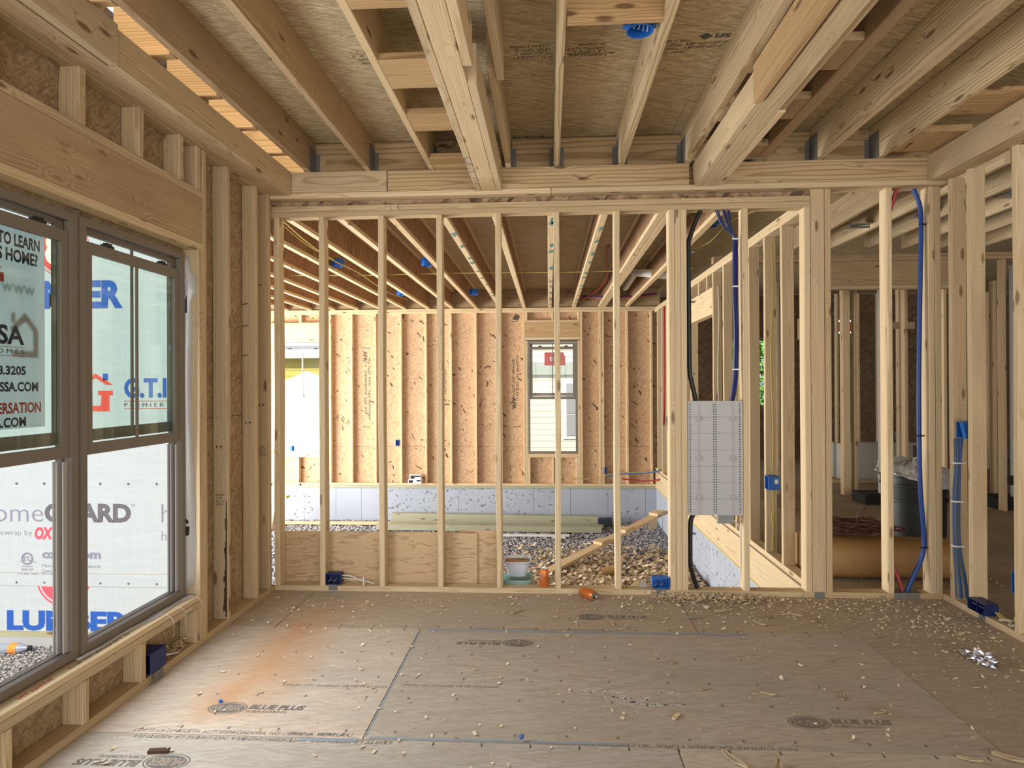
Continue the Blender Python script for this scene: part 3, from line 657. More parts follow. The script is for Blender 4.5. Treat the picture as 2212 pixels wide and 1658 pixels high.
for i in range(20):
    z = .05 + i*.034; w = (.006+.012*abs(math.sin(i*.7)+.4*math.sin(i*1.9)))*(1.3-z*1.5)+.002
    bk.box(LX1-.006-w, LX1-.006, 3.6535, 3.6548, z, z+.034)
o = bk.build('bark_edge', 'bark', origin=(0, 0, 0)); o['label'] = 'dark rough bark edge'; child_at(o, s1)
for k, y in enumerate((2.106, 2.482, 2.852)):
    lst(y, .0385, .209, f'{["nearest", "middle", "far"][k]} short stud under the sill of the big window', 'cripple_stud', group='short studs under the big window')
lst(3.312, .0385, .209, 'short stud under the sill against the jack stud', 'cripple_stud', group='short studs under the big window')
for k, y in enumerate((2.06, 2.472, 2.852)):
    lst(y, 2.4695, 2.699, f'{["nearest", "middle", "far"][k]} short stud above the big window header', 'cripple_stud', group='short studs over the big window header')
lst(3.175, 2.4695, 2.699, 'left one of the paired short studs over the end of the window header', 'cripple_stud', group='short studs over the big window header')
lst(3.335, 2.4695, 2.699, 'short stud over the header end touching the king stud', 'cripple_stud', group='short studs over the big window header')
lumber('window_header', LX0, LX1, 1.60, 3.390, 2.1845, 2.430, 'deep knotty header board over the big window', 'lumber', mat='pine_dark', wane=False)
lumber('header_plate', LX0, LX1, 1.60, 3.390, 2.431, 2.469, 'flat plate on top of the big window header', 'lumber', mat='pine', wane=False)
lumber('header_plate', LX0, LX1, 1.60, 3.390, 2.1455, 2.1835, 'flat plate on the underside of the big window header', 'lumber', mat='pine_plain', wane=False)
lumber('window_sill', LX0, LX1, 1.60, 3.350, .210, .247, 'lower plank of the doubled rough sill under the big window', 'lumber', wane=False)
sill = lumber('window_sill', LX0, LX1, 1.60, 3.350, .2485, .278, 'upper plank of the doubled rough sill, marked in red and black', 'lumber', mat='pine_plain', wane=False)
flat(scrib(.42, .022, 1, 5, .9), (-1.905, 2.42, .278), (0, 1, 0), (-1, 0, 0), 'ink_stamp', sill, 'printed_stamp')
flat(scrib(.16, .030, 1, 8, 1., .9), (-1.900, 2.20, .278), (0, 1, 0), (-1, 0, 0), 'ink_red', sill, 'printed_stamp')
# nails poking through the left wall studs
for k, (y, z, x) in enumerate(((4.019, 1.93, -1.955), (4.019, 1.79, -1.953), (4.019, 1.60, -1.955), (4.214, 2.08, -1.95))):
    o = MB().tube([(x-.02, y-.002, z), (x+.035, y-.030, z+.006)], .0022, 6, 0).build('nail', 'nail')
    tag(o, ['upper nail tip sticking out beside the midway left wall stud', 'middle nail tip sticking out beside the midway left wall stud', 'lowest nail tip sticking out beside the midway left wall stud', 'nail tip sticking out beside the last left wall stud'][k], 'nail', 'nail tips on the left wall')
# ------------------------------------------------------------------ right wall framing
RX0, RX1 = 2.550, 2.639
lumber('bottom_plate', RX0, RX1, -3.9, 4.385, 0, .038, 'bottom plate along the foot of the right wall', 'lumber', mat='pine_plain', wane=False)
rs = []
for k, (y, lab) in enumerate(((4.10, 'stud of the right wall nearest to the partition, behind the blue cable bundle'), (3.93, None), (3.60, 'stud of the right wall at the right edge of the view'))):
    yy0 = {0: 4.19, 1: 4.008, 2: 3.628}.get(k, y)
    rs.append(lumber('wall_stud', RX0, RX1, yy0, yy0+.038, .0385, 2.699, lab or 'wide faced stud of the right wall beside the blue outlet box on the floor plate', 'stud', mat='pine_plain', bow=.002))
lumber('nailer_board', 2.641, 2.70, 3.60, 3.638, 1.42, 1.92, 'upper scrap block nailed to the rightmost stud', 'lumber', mat='pine_dark', wane=False)
lumber('nailer_board', 2.641, 2.70, 3.60, 3.638, .55, 1.20, 'lower scrap block nailed to the rightmost stud', 'lumber', mat='pine_dark', wane=False)
# ------------------------------------------------------------------ big window
def double_hung(root, n, axis, c, lo, hi, z0, z1, zm, ztop, fmat, gmat, munt=True, names=True):
    """one sliding-sash unit.  axis 'Y': the unit lies in a wall facing +X at x=c; axis 'X': wall facing -Y at y=c.
    the lower sash is pushed up (ztop = its top), zm = its bottom edge"""
    def bx(b, u0, u1, d0, d1, a, e):
        return b.box(c-d1, c-d0, u0, u1, a, e) if axis == 'Y' else b.box(u0, u1, c+d0, c+d1, a, e)
    fw = .034
    fr = MB()
    for d0, d1, w in ((0, .03, fw), (.03, .045, fw-.012), (.045, .075, fw-.004)):
        bx(fr, lo-fw, lo-fw+w, d0, d1, z0-fw, z1+fw); bx(fr, hi+fw-w, hi+fw, d0, d1, z0-fw, z1+fw)
        bx(fr, lo-fw+w, hi+fw-w, d0, d1, z1+fw-w, z1+fw); bx(fr, lo-fw+w, hi+fw-w, d0, d1, z0-fw, z0-fw+w)
    o = fr.build('frame', fmat, origin=(0, 0, 0)); child_at(o, root)
    def sash(name, a, e, d0, d1, rail, gm, tr=None):
        tr = tr or rail
        b = MB(); sw = .042
        bx(b, lo+.001, lo+sw, d0, d1, a, e); bx(b, hi-sw, hi-.001, d0, d1, a, e)
        bx(b, lo+sw, hi-sw, d0, d1, e-tr, e); bx(b, lo+sw, hi-sw, d0, d1, a, a+rail)
        s = b.build(name, fmat, origin=(0, 0, 0)); child_at(s, root)
        g = MB(); dm = (d0+d1)/2; bx(g, lo+sw, hi-sw, dm-.0015, dm+.0015, a+rail, e-tr); g = g.build('pane', gm, origin=(0, 0, 0)); child_at(g, s)
        if munt:
            m = MB(); mid = (lo+hi)/2; bx(m, mid-.008, mid+.008, dm-.008, dm-.002, a+rail, e-tr); m = m.build('muntin', fmat, origin=(0, 0, 0)); child_at(m, s)
        return s
    so = sash('upper_sash', zm+.055, z1-.002, .032, .052, .05, gmat, .022)
    si = sash('lower_sash', zm, ztop, .008, .028, .048, gmat)
    lt = MB()
    for u in (lo+(hi-lo)*.22, lo+(hi-lo)*.80):
        bx(lt, u-.035, u+.035, .010, .026, ztop, ztop+.012); bx(lt, u-.018, u+.018, .008, .026, ztop+.012, ztop+.020)
    lt = lt.build('sash_latch', 'black', origin=(0, 0, 0)); child_at(lt, si)
    return si
w1 = struct(MB().box(-2.028, -1.952, 2.534, 2.560, .248, 2.137).build('window_1', 'frame', origin=(0, 0, 0)))
double_hung(w1, 1, 'Y', -1.945, 2.592, 3.285, .322, 2.082, 1.115, 2.022, 'frame', 'glass')
double_hung(w1, 2, 'Y', -1.945, 1.76, 2.503, .322, 2.082, 1.115, 2.038, 'frame', 'glass')
b = MB()
for y0, y1 in ((2.592, 3.285), (1.76, 2.503)):
    b.box(-2.012, -2.006, y1-.020, y1-.014, .324, 1.10).box(-1.990, -1.984, y1-.030, y1-.001, .324, 1.10).box(-1.968, -1.962, y1-.024, y1-.001, .324, 1.10)
o = b.build('sash_track', 'frame_in', origin=(0, 0, 0)); o['label'] = 'pale vinyl sash track strips'; child_at(o, w1)
# ragged house wrap flap at the right jamb and along the sill
def flap():
    pts = []; rr = random.Random(3)
    zs = np.linspace(.33, 2.10, 30); me = MB(); v = []; f = []
    for i, z in enumerate(zs):
        t = (z-.33)/1.77
        w = .050 + .012*math.sin(t*9) - .03*max(0, t-.55)*2 + (.028 if .88 < t < .96 else 0)
        v += [(-1.968, 3.322, z), (-1.968+.5*w, 3.338+.004*math.sin(t*17), z), (-1.965+w+rr.uniform(-.004, .004), 3.349, z)]
    for i in range(29): f += [(i*3, i*3+1, i*3+4, i*3+3), (i*3+1, i*3+2, i*3+5, i*3+4)]
    me.add(v, f); o = me.build('wrap_flap', 'tyvek_scrap', smooth=True)
    md = o.modifiers.new('thick', 'SOLIDIFY'); md.thickness = .0012
    return tag(o, 'torn white house wrap folded in along the right jamb of the big window', 'house wrap')
fl = flap()
flat([rect(.0, .010, 0, .12), [(0, .12), (.012, .115), (.014, .17), (.004, .215), (0, .2)]], (-1.952, 3.3365, 1.80), (1, .18, 0), (0, 0, 1), 'ink_navy', fl, 'printed_mark', lift=.004)
flat([[(0, 0), (.026, .004), (.030, .05), (0, .055)], [(0, .085), (.02, .062), (.026, .078), (.012, .095), (0, .10)]], (-1.962, 3.3325, .60), (1, .25, 0), (0, 0, 1), 'ink_black', fl, 'printed_mark', lift=.006)
def fringe():
    b = MB(); rr = random.Random(9); v = []; f = []; n = 34
    for i in range(n+1):
        t = i/n; y = 2.52 + .82*t; w = .012+.030*t + .008*math.sin(t*13) + rr.uniform(-.003, .003)
        v += [(-1.945, y, .2855), (-1.945+w*.6, y, .2835+.003*math.sin(t*21)), (-1.945+w, y, .2805)]
    for i in range(n): f += [(i*3, i*3+1, i*3+4, i*3+3), (i*3+1, i*3+2, i*3+5, i*3+4)]
    b.add(v, f); o = b.build('wrap_fringe', 'tyvek_scrap', smooth=True); o.modifiers.new('t', 'SOLIDIFY').thickness = .001
    for i in range(9):
        y = 3.0+rr.random()*.33; x = -1.905
        th = MB().tube([(x, y, .2835), (x+.025, y+.01, .285), (x+.045+rr.random()*.02, y+.02, .25), (x+.05, y+.03, .21-rr.random()*.05)], .0003, 4, 4)
        th = th.build('loose_thread', 'white', origin=(0, 0, 0)); child_at(th, o)
    tag(o, 'frayed house wrap strip with loose threads, lying on the big window sill', 'house wrap')
fringe()
# lettered sign hung outside the left sash
sg = MB().box(-2.050, -2.046, 1.62, 2.488, 1.244, 2.022).build('yard_sign', 'sign')
tag(sg, 'white plastic lettered sign hanging outside the left sash of the big window', 'sign')
def st(body, yl, yr, z0, z1, mat, bold=.035, lift=.0012): return text(body, yr-yl, z1-z0, (-2.046, yl, z0), (0, 1, 0), (0, 0, 1), mat, sg, bold=bold, lift=lift)
st('TO LEARN', 2.265, 2.462, 1.945, 1.993, 'ink_navy'); st('S HOME?', 2.262, 2.452, 1.884, 1.934, 'ink_navy')
st('SA', 2.262, 2.385, 1.566, 1.640, 'ink_navy', .03); st('O M E S', 2.262, 2.385, 1.532, 1.549, 'ink_navy', 0)
flat([rect(2.20, 2.385, 1.556, 1.558), rect(2.20, 2.385, 1.522, 1.524)], (-2.046, 0, 0), (0, 1, 0), (0, 0, 1), 'ink_red', sg, 'printed_mark')
st('8.3205', 2.262, 2.392, 1.450, 1.485, 'ink_navy'); st('ISSA.COM', 2.262, 2.452, 1.386, 1.424, 'ink_navy')
st('ERSATION', 2.262, 2.466, 1.302, 1.345, 'ink_red'); st('A.COM', 2.245, 2.392, 1.250, 1.288, 'ink_navy')
flat([[(2.24, 1.70), (2.262, 1.70), (2.262, 1.80), (2.292, 1.80), (2.292, 1.835), (2.24, 1.835)], [(2.24, 1.885), (2.285, 1.850), (2.24, 1.850)]], (-2.046, 0, 0), (0, 1, 0), (0, 0, 1), 'ink_red', sg, 'printed_mark')
# the print on the back of the sign
bk = flat([rect(2.325, 2.345, 1.65, 1.69), [(2.32, 1.63), (2.39, 1.695), (2.455, 1.63), (2.455, 1.52), (2.33, 1.52), (2.33, 1.545), (2.43, 1.545), (2.43, 1.625), (2.39, 1.66), (2.33, 1.61)]], (-2.0505, 0, 0), (0, 1, 0), (0, 0, 1), 'ink_pink', sg, 'back_print', lift=.0)
text('www', .16, .035, (-2.0508, 2.44, 1.765), (0, -1, 0), (0, 0, 1), 'ink_lav', sg, name='back_lettering', bold=.01)
# print on the house wrap
def wt(body, x0, x1, z0, z1, mat, bold=0., **k): return text(body, x1-x0, z1-z0, (x0, 4.42, z0), (1, 0, 0), (0, 0, 1), mat, wall_outside, bold=bold, lift=.0015, **k)
def wf(sh, mat, lift=.0015): return flat(sh, (0, 4.42, 0), (1, 0, 0), (0, 0, 1), mat, wall_outside, lift=lift)
for dx in (0, -1.45, 1.385):
    if dx > 0: wt('h', -2.766, -2.69, .436, .567, 'ink_lav', -.012); wt('h', -2.766, -2.73, .305, .372, 'ink_lav', -.012); continue
    wt('home', -4.13+dx, -3.652+dx, .434, .566, 'ink_lav', -.012); wt('GUARD', -3.640+dx, -2.992+dx, .430, .568, 'ink_grey', .045)
    wf(ring_pts(-2.975+dx, .555, .012, .012, .8, 20), 'ink_grey')
    wt('housewrap by', -4.10+dx, -3.735+dx, .325, .372, 'ink_lav', -.012); wt('OX', -3.715+dx, -3.576+dx, .306, .395, 'ink_pink', .05, shear=.15)
wf(ring_pts(-3.772, .165, .046, .046, .82), 'ink_lav'); wf(ring_pts(-3.772, .165, .036, .036, .88), 'ink_lav'); wt('ETL', -3.797, -3.747, .148, .182, 'ink_lav', .02)
wt('c', -3.832, -3.822, .138, .146, 'ink_lav'); wt('us', -3.722, -3.704, .138, .146, 'ink_lav')
wf([rect(-3.815, -3.725, .108, .112)], 'ink_lav'); wt('Intertek', -3.815, -3.725, .080, .100, 'ink_lav'); wt('CCRR-1092', -3.84, -3.690, .042, .062, 'ink_lav')
wt('oxep.com', -3.660, -3.218, .150, .215, 'ink_lav', .04)
wt('Home Building Products', -3.660, -3.219, .098, .128, 'ink_lav'); wt('Control', -3.660, -3.56, .070, .090, 'ink_lav'); wt('Certified', -3.660, -3.545, .040, .062, 'ink_lav')
for z0 in (-.412, 1.968):
    if z0 < 0: # lower edge of the print is cut off by the sheet edge
        wt('LUMBER', -3.927, -3.005, -.354, -.208, 'ink_blue', .05)
    else: wt('LUMBER', -3.927, -3.048, 1.968, 2.172, 'ink_blue', .05)
cz = 2.41
wf([ell(-3.50, cz, .185, .185)], 'ink_red', .0012); wf(ring_pts(-3.50, cz, .205, .205, .97), 'ink_red'); wt('84', -3.63, -3.37, 2.29, 2.53, 'white', .05)
# lower logo: only the part of the circle under the lap shows
arc = [(-3.50+.205*math.cos(a), .03+.205*math.sin(a)) for a in np.linspace(PI+.30, 2*PI-.30, 30)]
wf([arc], 'ink_pink', .0008); arc2 = [(-3.50+.19*math.cos(a), .03+.19*math.sin(a)) for a in np.linspace(PI+.33, 2*PI-.33, 30)]
wf([arc2], 'white', .0012); wf([[(-3.50+.18*math.cos(a), .03+.18*math.sin(a)) for a in np.linspace(PI+.36, PI+1.5, 20)] + [(-3.46, -.034)]], 'ink_pink', .0016)
wf([rect(-7, -1.995, -.030, -.026), rect(-7, -1.995, .062, .065)], 'frame_in', .0022)
lap = MB().box(-7.3, -1.995, 4.4165, 4.4185, -.028, .05); lap = lap.build('wrap_lap', 'wrap', origin=(0, 0, 0)); child_at(lap, wall_outside)
nb = MB()
for z in (-.005, .71):
    for k in range(26): nb.lathe([(0, 0), (.008, .0), (.008, .003), (0, .0035)], 8, (-7+k*.21, 4.417, z), Matrix.Rotation(PI/2, 3, 'X'))
nb = nb.build('cap_nails', 'ink_grey', origin=(0, 0, 0)); child_at(nb, wall_outside)
wf([[(-3.40, 1.405), (-3.255, 1.503), (-3.124, 1.420), (-3.175, 1.420), (-3.255, 1.470), (-3.40, 1.372)]], 'ink_red')
wf([rect(-3.198, -3.160, 1.452, 1.500)], 'ink_blue')
wf([[(-3.40, 1.230), (-3.40, 1.270), (-3.215, 1.270), (-3.21, 1.345), (-3.235, 1.348), (-3.235, 1.378), (-3.124, 1.378), (-3.124, 1.345), (-3.150, 1.343), (-3.150, 1.230)]], 'ink_red')
wt('G.T.ISSA', -3.040, -2.46, 1.325, 1.468, 'ink_blue', .04); wf([rect(-3.038, -2.46, 1.300, 1.305), rect(-3.038, -2.46, 1.246, 1.251)], 'ink_red')
wt('P R E M I E R   H O M E S', -3.038, -2.46, 1.262, 1.288, 'ink_navy')
# bottle on the gravel outside
R = Matrix.Rotation(PI/2, 3, 'Y') 
bt = MB().lathe([(.0, .0), (.030, .002), (.034, .012), (.033, .05), (.035, .06), (.033, .12), (.034, .125), (.034, .185), (.030, .205), (.014, .235), (.013, .250)], 20, (-3.885, 4.24, -.415), Matrix.Rotation(.12, 3, 'Z') @ R)
bt = bt.build('drink_bottle', 'bottle', smooth=True); tag(bt, 'clear drink bottle with an orange label lying on the gravel outside the big window', 'bottle')
o = MB().lathe([(.0355, .13), (.0358, .131), (.0358, .182), (.0355, .183)], 20, (-3.885, 4.24, -.415), Matrix.Rotation(.12, 3, 'Z') @ R).build('label_band', 'orange_label', origin=(0, 0, 0), smooth=True); child_at(o, bt)
o = MB().lathe([(.0, .268), (.016, .267), (.016, .247), (.0, .246)], 16, (-3.885, 4.24, -.415), Matrix.Rotation(.12, 3, 'Z') @ R).build('bottle_cap', 'black', origin=(0, 0, 0), smooth=True); child_at(o, bt)

# ------------------------------------------------------------------ garage framing
GY0, GY1 = 10.70, 10.788
lumber('top_plate', -6.6, .55, GY0, GY1, 2.665, 2.703, 'left upper top plate of the far garage wall', 'lumber', mat='pine_pale', wane=False)
lumber('top_plate', .553, 1.852, GY0, GY1, 2.665, 2.703, 'right upper top plate of the far garage wall', 'lumber', mat='pine_plain', wane=False)
lumber('top_plate', -6.6, 1.762, GY0, GY1, 2.626, 2.664, 'lower top plate of the far garage wall', 'lumber', mat='pine_pale', wane=False)
lumber('bottom_plate', -6.6, 1.762, GY0, GY1, -.278, -.240, 'bottom plate along the foot of the far garage wall', 'lumber', mat='pine_pale', wane=False)
lumber('sill_plate', -6.6, 1.762, GY0-.01, GY1, -.3205, -.2785, 'greenish treated sill under the far garage wall on the concrete', 'lumber', mat='treated', wane=False)
gl = [(-3.775, 'jack stud right of the far left garage window'), (-3.735, 'king stud right of the far left garage window'), (-3.365, None), (-2.955, None), (-2.517, None), (-2.089, None), (-1.663, None), (-1.240, None), (-.810, None),
      (-.425, 'king stud left of the far garage window with the red poster'), (-.385, 'jack stud left of the far garage window with the red poster'), (.492, 'jack stud right of the far garage window with the red poster'), (.532, 'king stud right of the far garage window with the red poster'),
      (.845, 'left one of the close stud pair right of the far poster window'), (.890, 'right one of the close stud pair right of the far poster window'), (1.293, 'single stud between the stud pair and the far right garage corner'), (1.690, 'corner stud at the right end of the far garage wall')]
n = 0
for x, lab in gl:
    jk = lab and 'jack' in lab
    if not lab: lab = f'{ORD[n]} stud on the far garage wall, counted rightward from the far left window'; n += 1
    lumber('wall_stud', x, x+.038, GY0, GY1, -.2395, 2.15 if jk else 2.6255, lab, 'stud', 'studs of the far garage wall', mat='pine_pale', wane=False)
for (a, c, nm) in ((-4.80, -3.737, 'far left garage window'), (-.385, .530, 'far garage window with the red poster')):
    lumber('window_header', a, c, GY0, GY1, 2.205, 2.455, f'header board over the {nm}', 'lumber', mat='pine_pale' if a < -1 else 'pine_warm', wane=False)
    lumber('header_plate', a, c, GY0, GY1, 2.456, 2.494, f'plate on top of the header of the {nm}', 'lumber', mat='pine_pale', wane=False)
    lumber('header_plate', a, c, GY0, GY1, 2.1655, 2.204, f'plate under the header of the {nm}', 'lumber', mat='pine_pale', wane=False)
    lumber('window_sill', a if a < -1 else -.346, -3.776 if a < -1 else .491, GY0, GY1, .195, .262, f'rough sill under the {nm}', 'lumber', mat='pine_pale', wane=False)
    for k, x in enumerate((-4.30, -3.86) if a < -1 else (-.345, .053, .452)):
        lumber('cripple_stud', x, x+.038, GY0, GY1, -.2395, .1945, f'{["left", "middle", "right"][k] if a > -1 else ["left", "right"][k]} short stud under the sill of the {nm}', 'stud', mat='pine_pale', wane=False)
    for k, x in enumerate((-4.25, -3.82) if a < -1 else (-.385, .053, .49)):
        lumber('cripple_stud', x, x+.038, GY0, GY1, 2.4945, 2.6255, f'{["left", "middle", "right"][k] if a > -1 else ["left", "right"][k]} short stud over the header of the {nm}', 'stud', mat='pine_pale', wane=False)
w2 = struct(MB().box(-4.56, -3.78, 10.77, 10.786, 2.165, 2.20).build('window_2', 'white', origin=(0, 0, 0)))
double_hung(w2, 2, 'X', 10.71, -4.60, -3.815, .30, 2.125, 1.17, 2.04, 'frame_in', 'glass_clear')
w3 = struct(MB().box(-.34, .49, 10.785, 10.787, 2.157, 2.163).build('window_3', 'frame', origin=(0, 0, 0)))
double_hung(w3, 3, 'X', 10.71, -.305, .452, .30, 2.115, 1.17, 2.05, 'frame', 'glass_clear')
# print on the garage sheathing
def sheath(x, z0, z1, seed, big=None):
    flat(scrib(z1-z0, .13, 2, seed, .85, .8), (x, 10.789, z1), (0, 0, -1), (1, 0, 0), 'ink_stamp', wall_far, 'panel_stamp')
    if big:
        for t, zz, h in big: text(t, .30, h, (x+.02, 10.789, zz), (0, 0, -1), (1, 0, 0), 'ink_stamp', wall_far, name='panel_lettering', bold=.02)
flat([rect(-3.78, -.345, .368, .373), rect(.49, 1.8, .368, .373)], (0, 10.789, 0), (1, 0, 0), (0, 0, 1), 'ink_stamp', wall_far, 'panel_joint')
flat([rect(3.44, 4.30, 1.218, 1.223)], (-1.976, 0, 0), (0, 1, 0), (0, 0, 1), 'ink_stamp', wall_left, 'panel_joint')
sheath(-3.16, .75, 1.95, 5); text('APA', .17, .075, (-3.17, 10.7885, 2.0), (0, 0, -1), (1, 0, 0), 'ink_stamp', wall_far, name='panel_lettering', bold=.03)
sheath(-.62, .95, 1.95, 7); text('APA', .20, .075, (-.62, 10.7885, 1.20), (0, 0, -1), (1, 0, 0), 'ink_stamp', wall_far, name='panel_lettering', bold=.03)
sheath(1.06, .62, 2.1, 9); sheath(-1.85, 1.1, 1.7, 12)
flat([rect(-.62, -.50, 2.48, 2.49)] + [[(-.60, 2.52), (-.50, 2.50), (-.48, 2.58), (-.55, 2.62)]], (0, 10.789, 0), (1, 0, 0), (0, 0, 1), 'ink_stamp', wall_far, 'panel_stamp')
flat([rect(-3.19, -3.04, 2.05, 2.062), rect(-3.18, -3.06, .70, .71), rect(-.60, -.46, .70, .71)], (0, 10.789, 0), (1, 0, 0), (0, 0, 1), 'ink_stamp', wall_far, 'panel_stamp')
# I-joists
def ijoist(x, y0, y1, lab, w=.058, zb=2.704):
    r = empty('i_joist', (x, y0, zb)); tag(r, lab, 'joist', 'engineered joists over the garage')
    f1 = lumber('bottom_flange', x-w/2, x+w/2, y0, y1, zb, zb+.036, mat='pine_pale', bow=.0, wane=False); child_at(f1, r)
    f2 = lumber('top_flange', x-w/2, x+w/2, y0, y1, 2.982, 3.018, mat='pine_pale', bow=0, wane=False); child_at(f2, r)
    wb = MB().box(x-.006, x+.006, y0, y1, zb+.0365, 2.9815).build('web', 'osb_web', origin=(x, (y0+y1)/2, 2.86)); child_at(wb, r); return r
xs = [-.4-.4064*k for k in range(15)] + [.03, .435, .868, .930, 1.315]
xs = sorted(xs)
paint = {}
for k, x in enumerate(xs):
    right = 'counted from the left'
    if x > -.5:
        lab = {-.4: 'engineered garage joist straight ahead, nearest left of the poster window', .03: 'engineered garage joist pointing at the poster window, green marks along its edge', .435: 'engineered garage joist with green paint marks, just right of the poster window',
               .868: 'left one of the doubled engineered garage joists', .930: 'right one of the doubled engineered garage joists', 1.315: 'engineered garage joist beside the white drain pipe'}[x]
    else:
        q = int(round((-.4-x)/.4064)); lab = f'{ORD[q-1]} engineered garage joist to the left of the one straight ahead' if q <= 13 else 'outermost engineered garage joist on the left'
    j = ijoist(x, 4.49, 10.74, lab)
    if x in (.03, .435) or abs(x+.806) < .01:
        rr = random.Random(k)
        M.setdefault('green_mark', plain('green_mark', (.12, .25, .22), .7))
        for y in np.arange(4.8, 10.4, .5)+np.array([rr.uniform(-.2, .2) for _ in range(12)])[:len(np.arange(4.8, 10.4, .5))]: flat([[(-.026, y), (-.026+rr.uniform(.01, .03), y+rr.uniform(-.02, .02)), (-.026+rr.uniform(.03, .052), y+.05), (-.026+rr.uniform(.015, .04), y+rr.uniform(.08, .22)), (-.026, y+rr.uniform(.06, .1))]], (x, 0, 2.704), (-1, 0, 0), (0, 1, 0), 'green_mark', j, 'paint_mark', lift=.0015)
lumber('rim_joist', -6.6, 1.85, 10.745, 10.785, 2.7045, 3.017, 'dark rim joist closing the far ends of the garage joists', 'lumber', mat='pine_dark', wane=False)
# garage / house common wall
HX0, HX1 = 1.763, 1.852
lumber('rim_board', 1.763, 1.801, 4.43, 10.70, -.298, -.022, 'long figured rim board along the garage side of the house floor', 'lumber', mat='pine_plain', wane=False)
o = MB().box(1.756, 1.80, 4.43, 10.70, -.3055, -.2985).build('sill_sealer', 'caulk'); tag(o, 'strip of yellow sill sealer under the rim board on the concrete', 'sill sealer')
lumber('bottom_plate', HX0, HX1, 4.43, 10.69, 0, .038, 'bottom plate of the wall between garage and house', 'lumber', mat='pine_plain', wane=False)
lumber('top_plate', HX0, HX1, 4.49, 10.69, 2.60, 2.638, 'lower top plate of the wall between garage and house', 'lumber', mat='pine_plain', wane=False)
lumber('top_plate', HX0, HX1, 4.49, 10.69, 2.639, 2.677, 'upper top plate of the wall between garage and house', 'lumber', mat='pine_plain', wane=False)
for k, y in enumerate((4.93, 5.312, 5.72, 6.13, 6.535, 6.94)):
    lumber('wall_stud', HX0, HX1, y, y+.038, .0385, 2.5995, f'{ORD[k]} stud from the near end of the wall between garage and house', 'stud', 'studs between garage and house', mat='pine_plain')
for k, y in enumerate((8.02, 8.42, 8.83, 9.24, 9.64, 10.05, 10.45)):
    lumber('wall_stud', HX0, HX1, y, y+.038, .0385, 2.5995, f'{ORD[k]} stud beyond the doorway in the wall between garage and house', 'stud', 'studs between garage and house', mat='pine_plain')
lumber('door_header', HX0, HX1, 6.982, 8.018, 2.16, 2.45, 'header board over the doorway from the garage to the house', 'lumber', mat='pine_pale', wane=False)
for k, y in enumerate((7.20, 7.60)):
    lumber('cripple_stud', HX0, HX1, y, y+.038, 2.4505, 2.5995, ['near', 'far'][k] + ' short stud over the header of the garage doorway', 'stud', mat='pine_plain', wane=False)
# garage floor: gravel, shavings, planks
def stones(name, n, xr, yr, z, smin, smax, mat, flatk=.7, seed=1, zfun=None):
    rg = np.random.default_rng(seed)
    base = np.array([(1, 0, 0), (-1, 0, 0), (0, 1, 0), (0, -1, 0), (0, 0, 1), (0, 0, -1)], float)
    tri = np.array([(0, 2, 4), (2, 1, 4), (1, 3, 4), (3, 0, 4), (2, 0, 5), (1, 2, 5), (3, 1, 5), (0, 3, 5)])
    # one subdivision for rounder stones
    bm = bmesh.new(); bmesh.ops.create_icosphere(bm, subdivisions=1, radius=1); bm.verts.ensure_lookup_table()
    base = np.array([v.co[:] for v in bm.verts]); tri = np.array([[v.index for v in f.verts] for f in bm.faces]); bm.free()
    nv = len(base)
    sc = rg.uniform(smin, smax, (n, 1))*np.column_stack([rg.uniform(.7, 1.3, n), rg.uniform(.7, 1.3, n), rg.uniform(.5, .9, n)*flatk])
    ang = rg.uniform(0, 6.28, n); ca, sa = np.cos(ang), np.sin(ang)
    jit = 1+rg.uniform(-.22, .22, (n, nv, 1)); P = base[None]*sc[:, None, :]*jit
    X = P[:, :, 0]*ca[:, None] - P[:, :, 1]*sa[:, None]; Y = P[:, :, 0]*sa[:, None] + P[:, :, 1]*ca[:, None]
    px = rg.uniform(*xr, n); py = rg.uniform(*yr, n); pz = np.full(n, z) + rg.uniform(0, .008, n)
    if zfun is not None: pz = pz + zfun(px, py)
    V = np.stack([X+px[:, None], Y+py[:, None], P[:, :, 2]+pz[:, None]], -1).reshape(-1, 3)
    F = (tri[None]+(np.arange(n)*nv)[:, None, None]).reshape(-1, 3)
    me = bpy.data.meshes.new(name); me.vertices.add(len(V)); me.vertices.foreach_set('co', V.ravel())
    me.loops.add(len(F)*3); me.loops.foreach_set('vertex_index', F.ravel()); me.polygons.add(len(F)); me.polygons.foreach_set('loop_start', np.arange(len(F))*3)
    me.update(calc_edges=True); me.validate()
    return link(name, me, mat)
g = stones('gravel_stones', 26000, (-4.6, 1.77), (6.9, 10.70), -.880, .014, .026, 'gravel'); tag(g, 'bed of grey crushed stone covering the garage floor', 'gravel', kind='stuff')
g = stones('gravel_stones', 14000, (-4.9, -2.8), (3.0, 4.38), -.453, .006, .012, 'gravel', seed=5); tag(g, 'grey gravel on the ground outside the big window', 'gravel', kind='stuff')
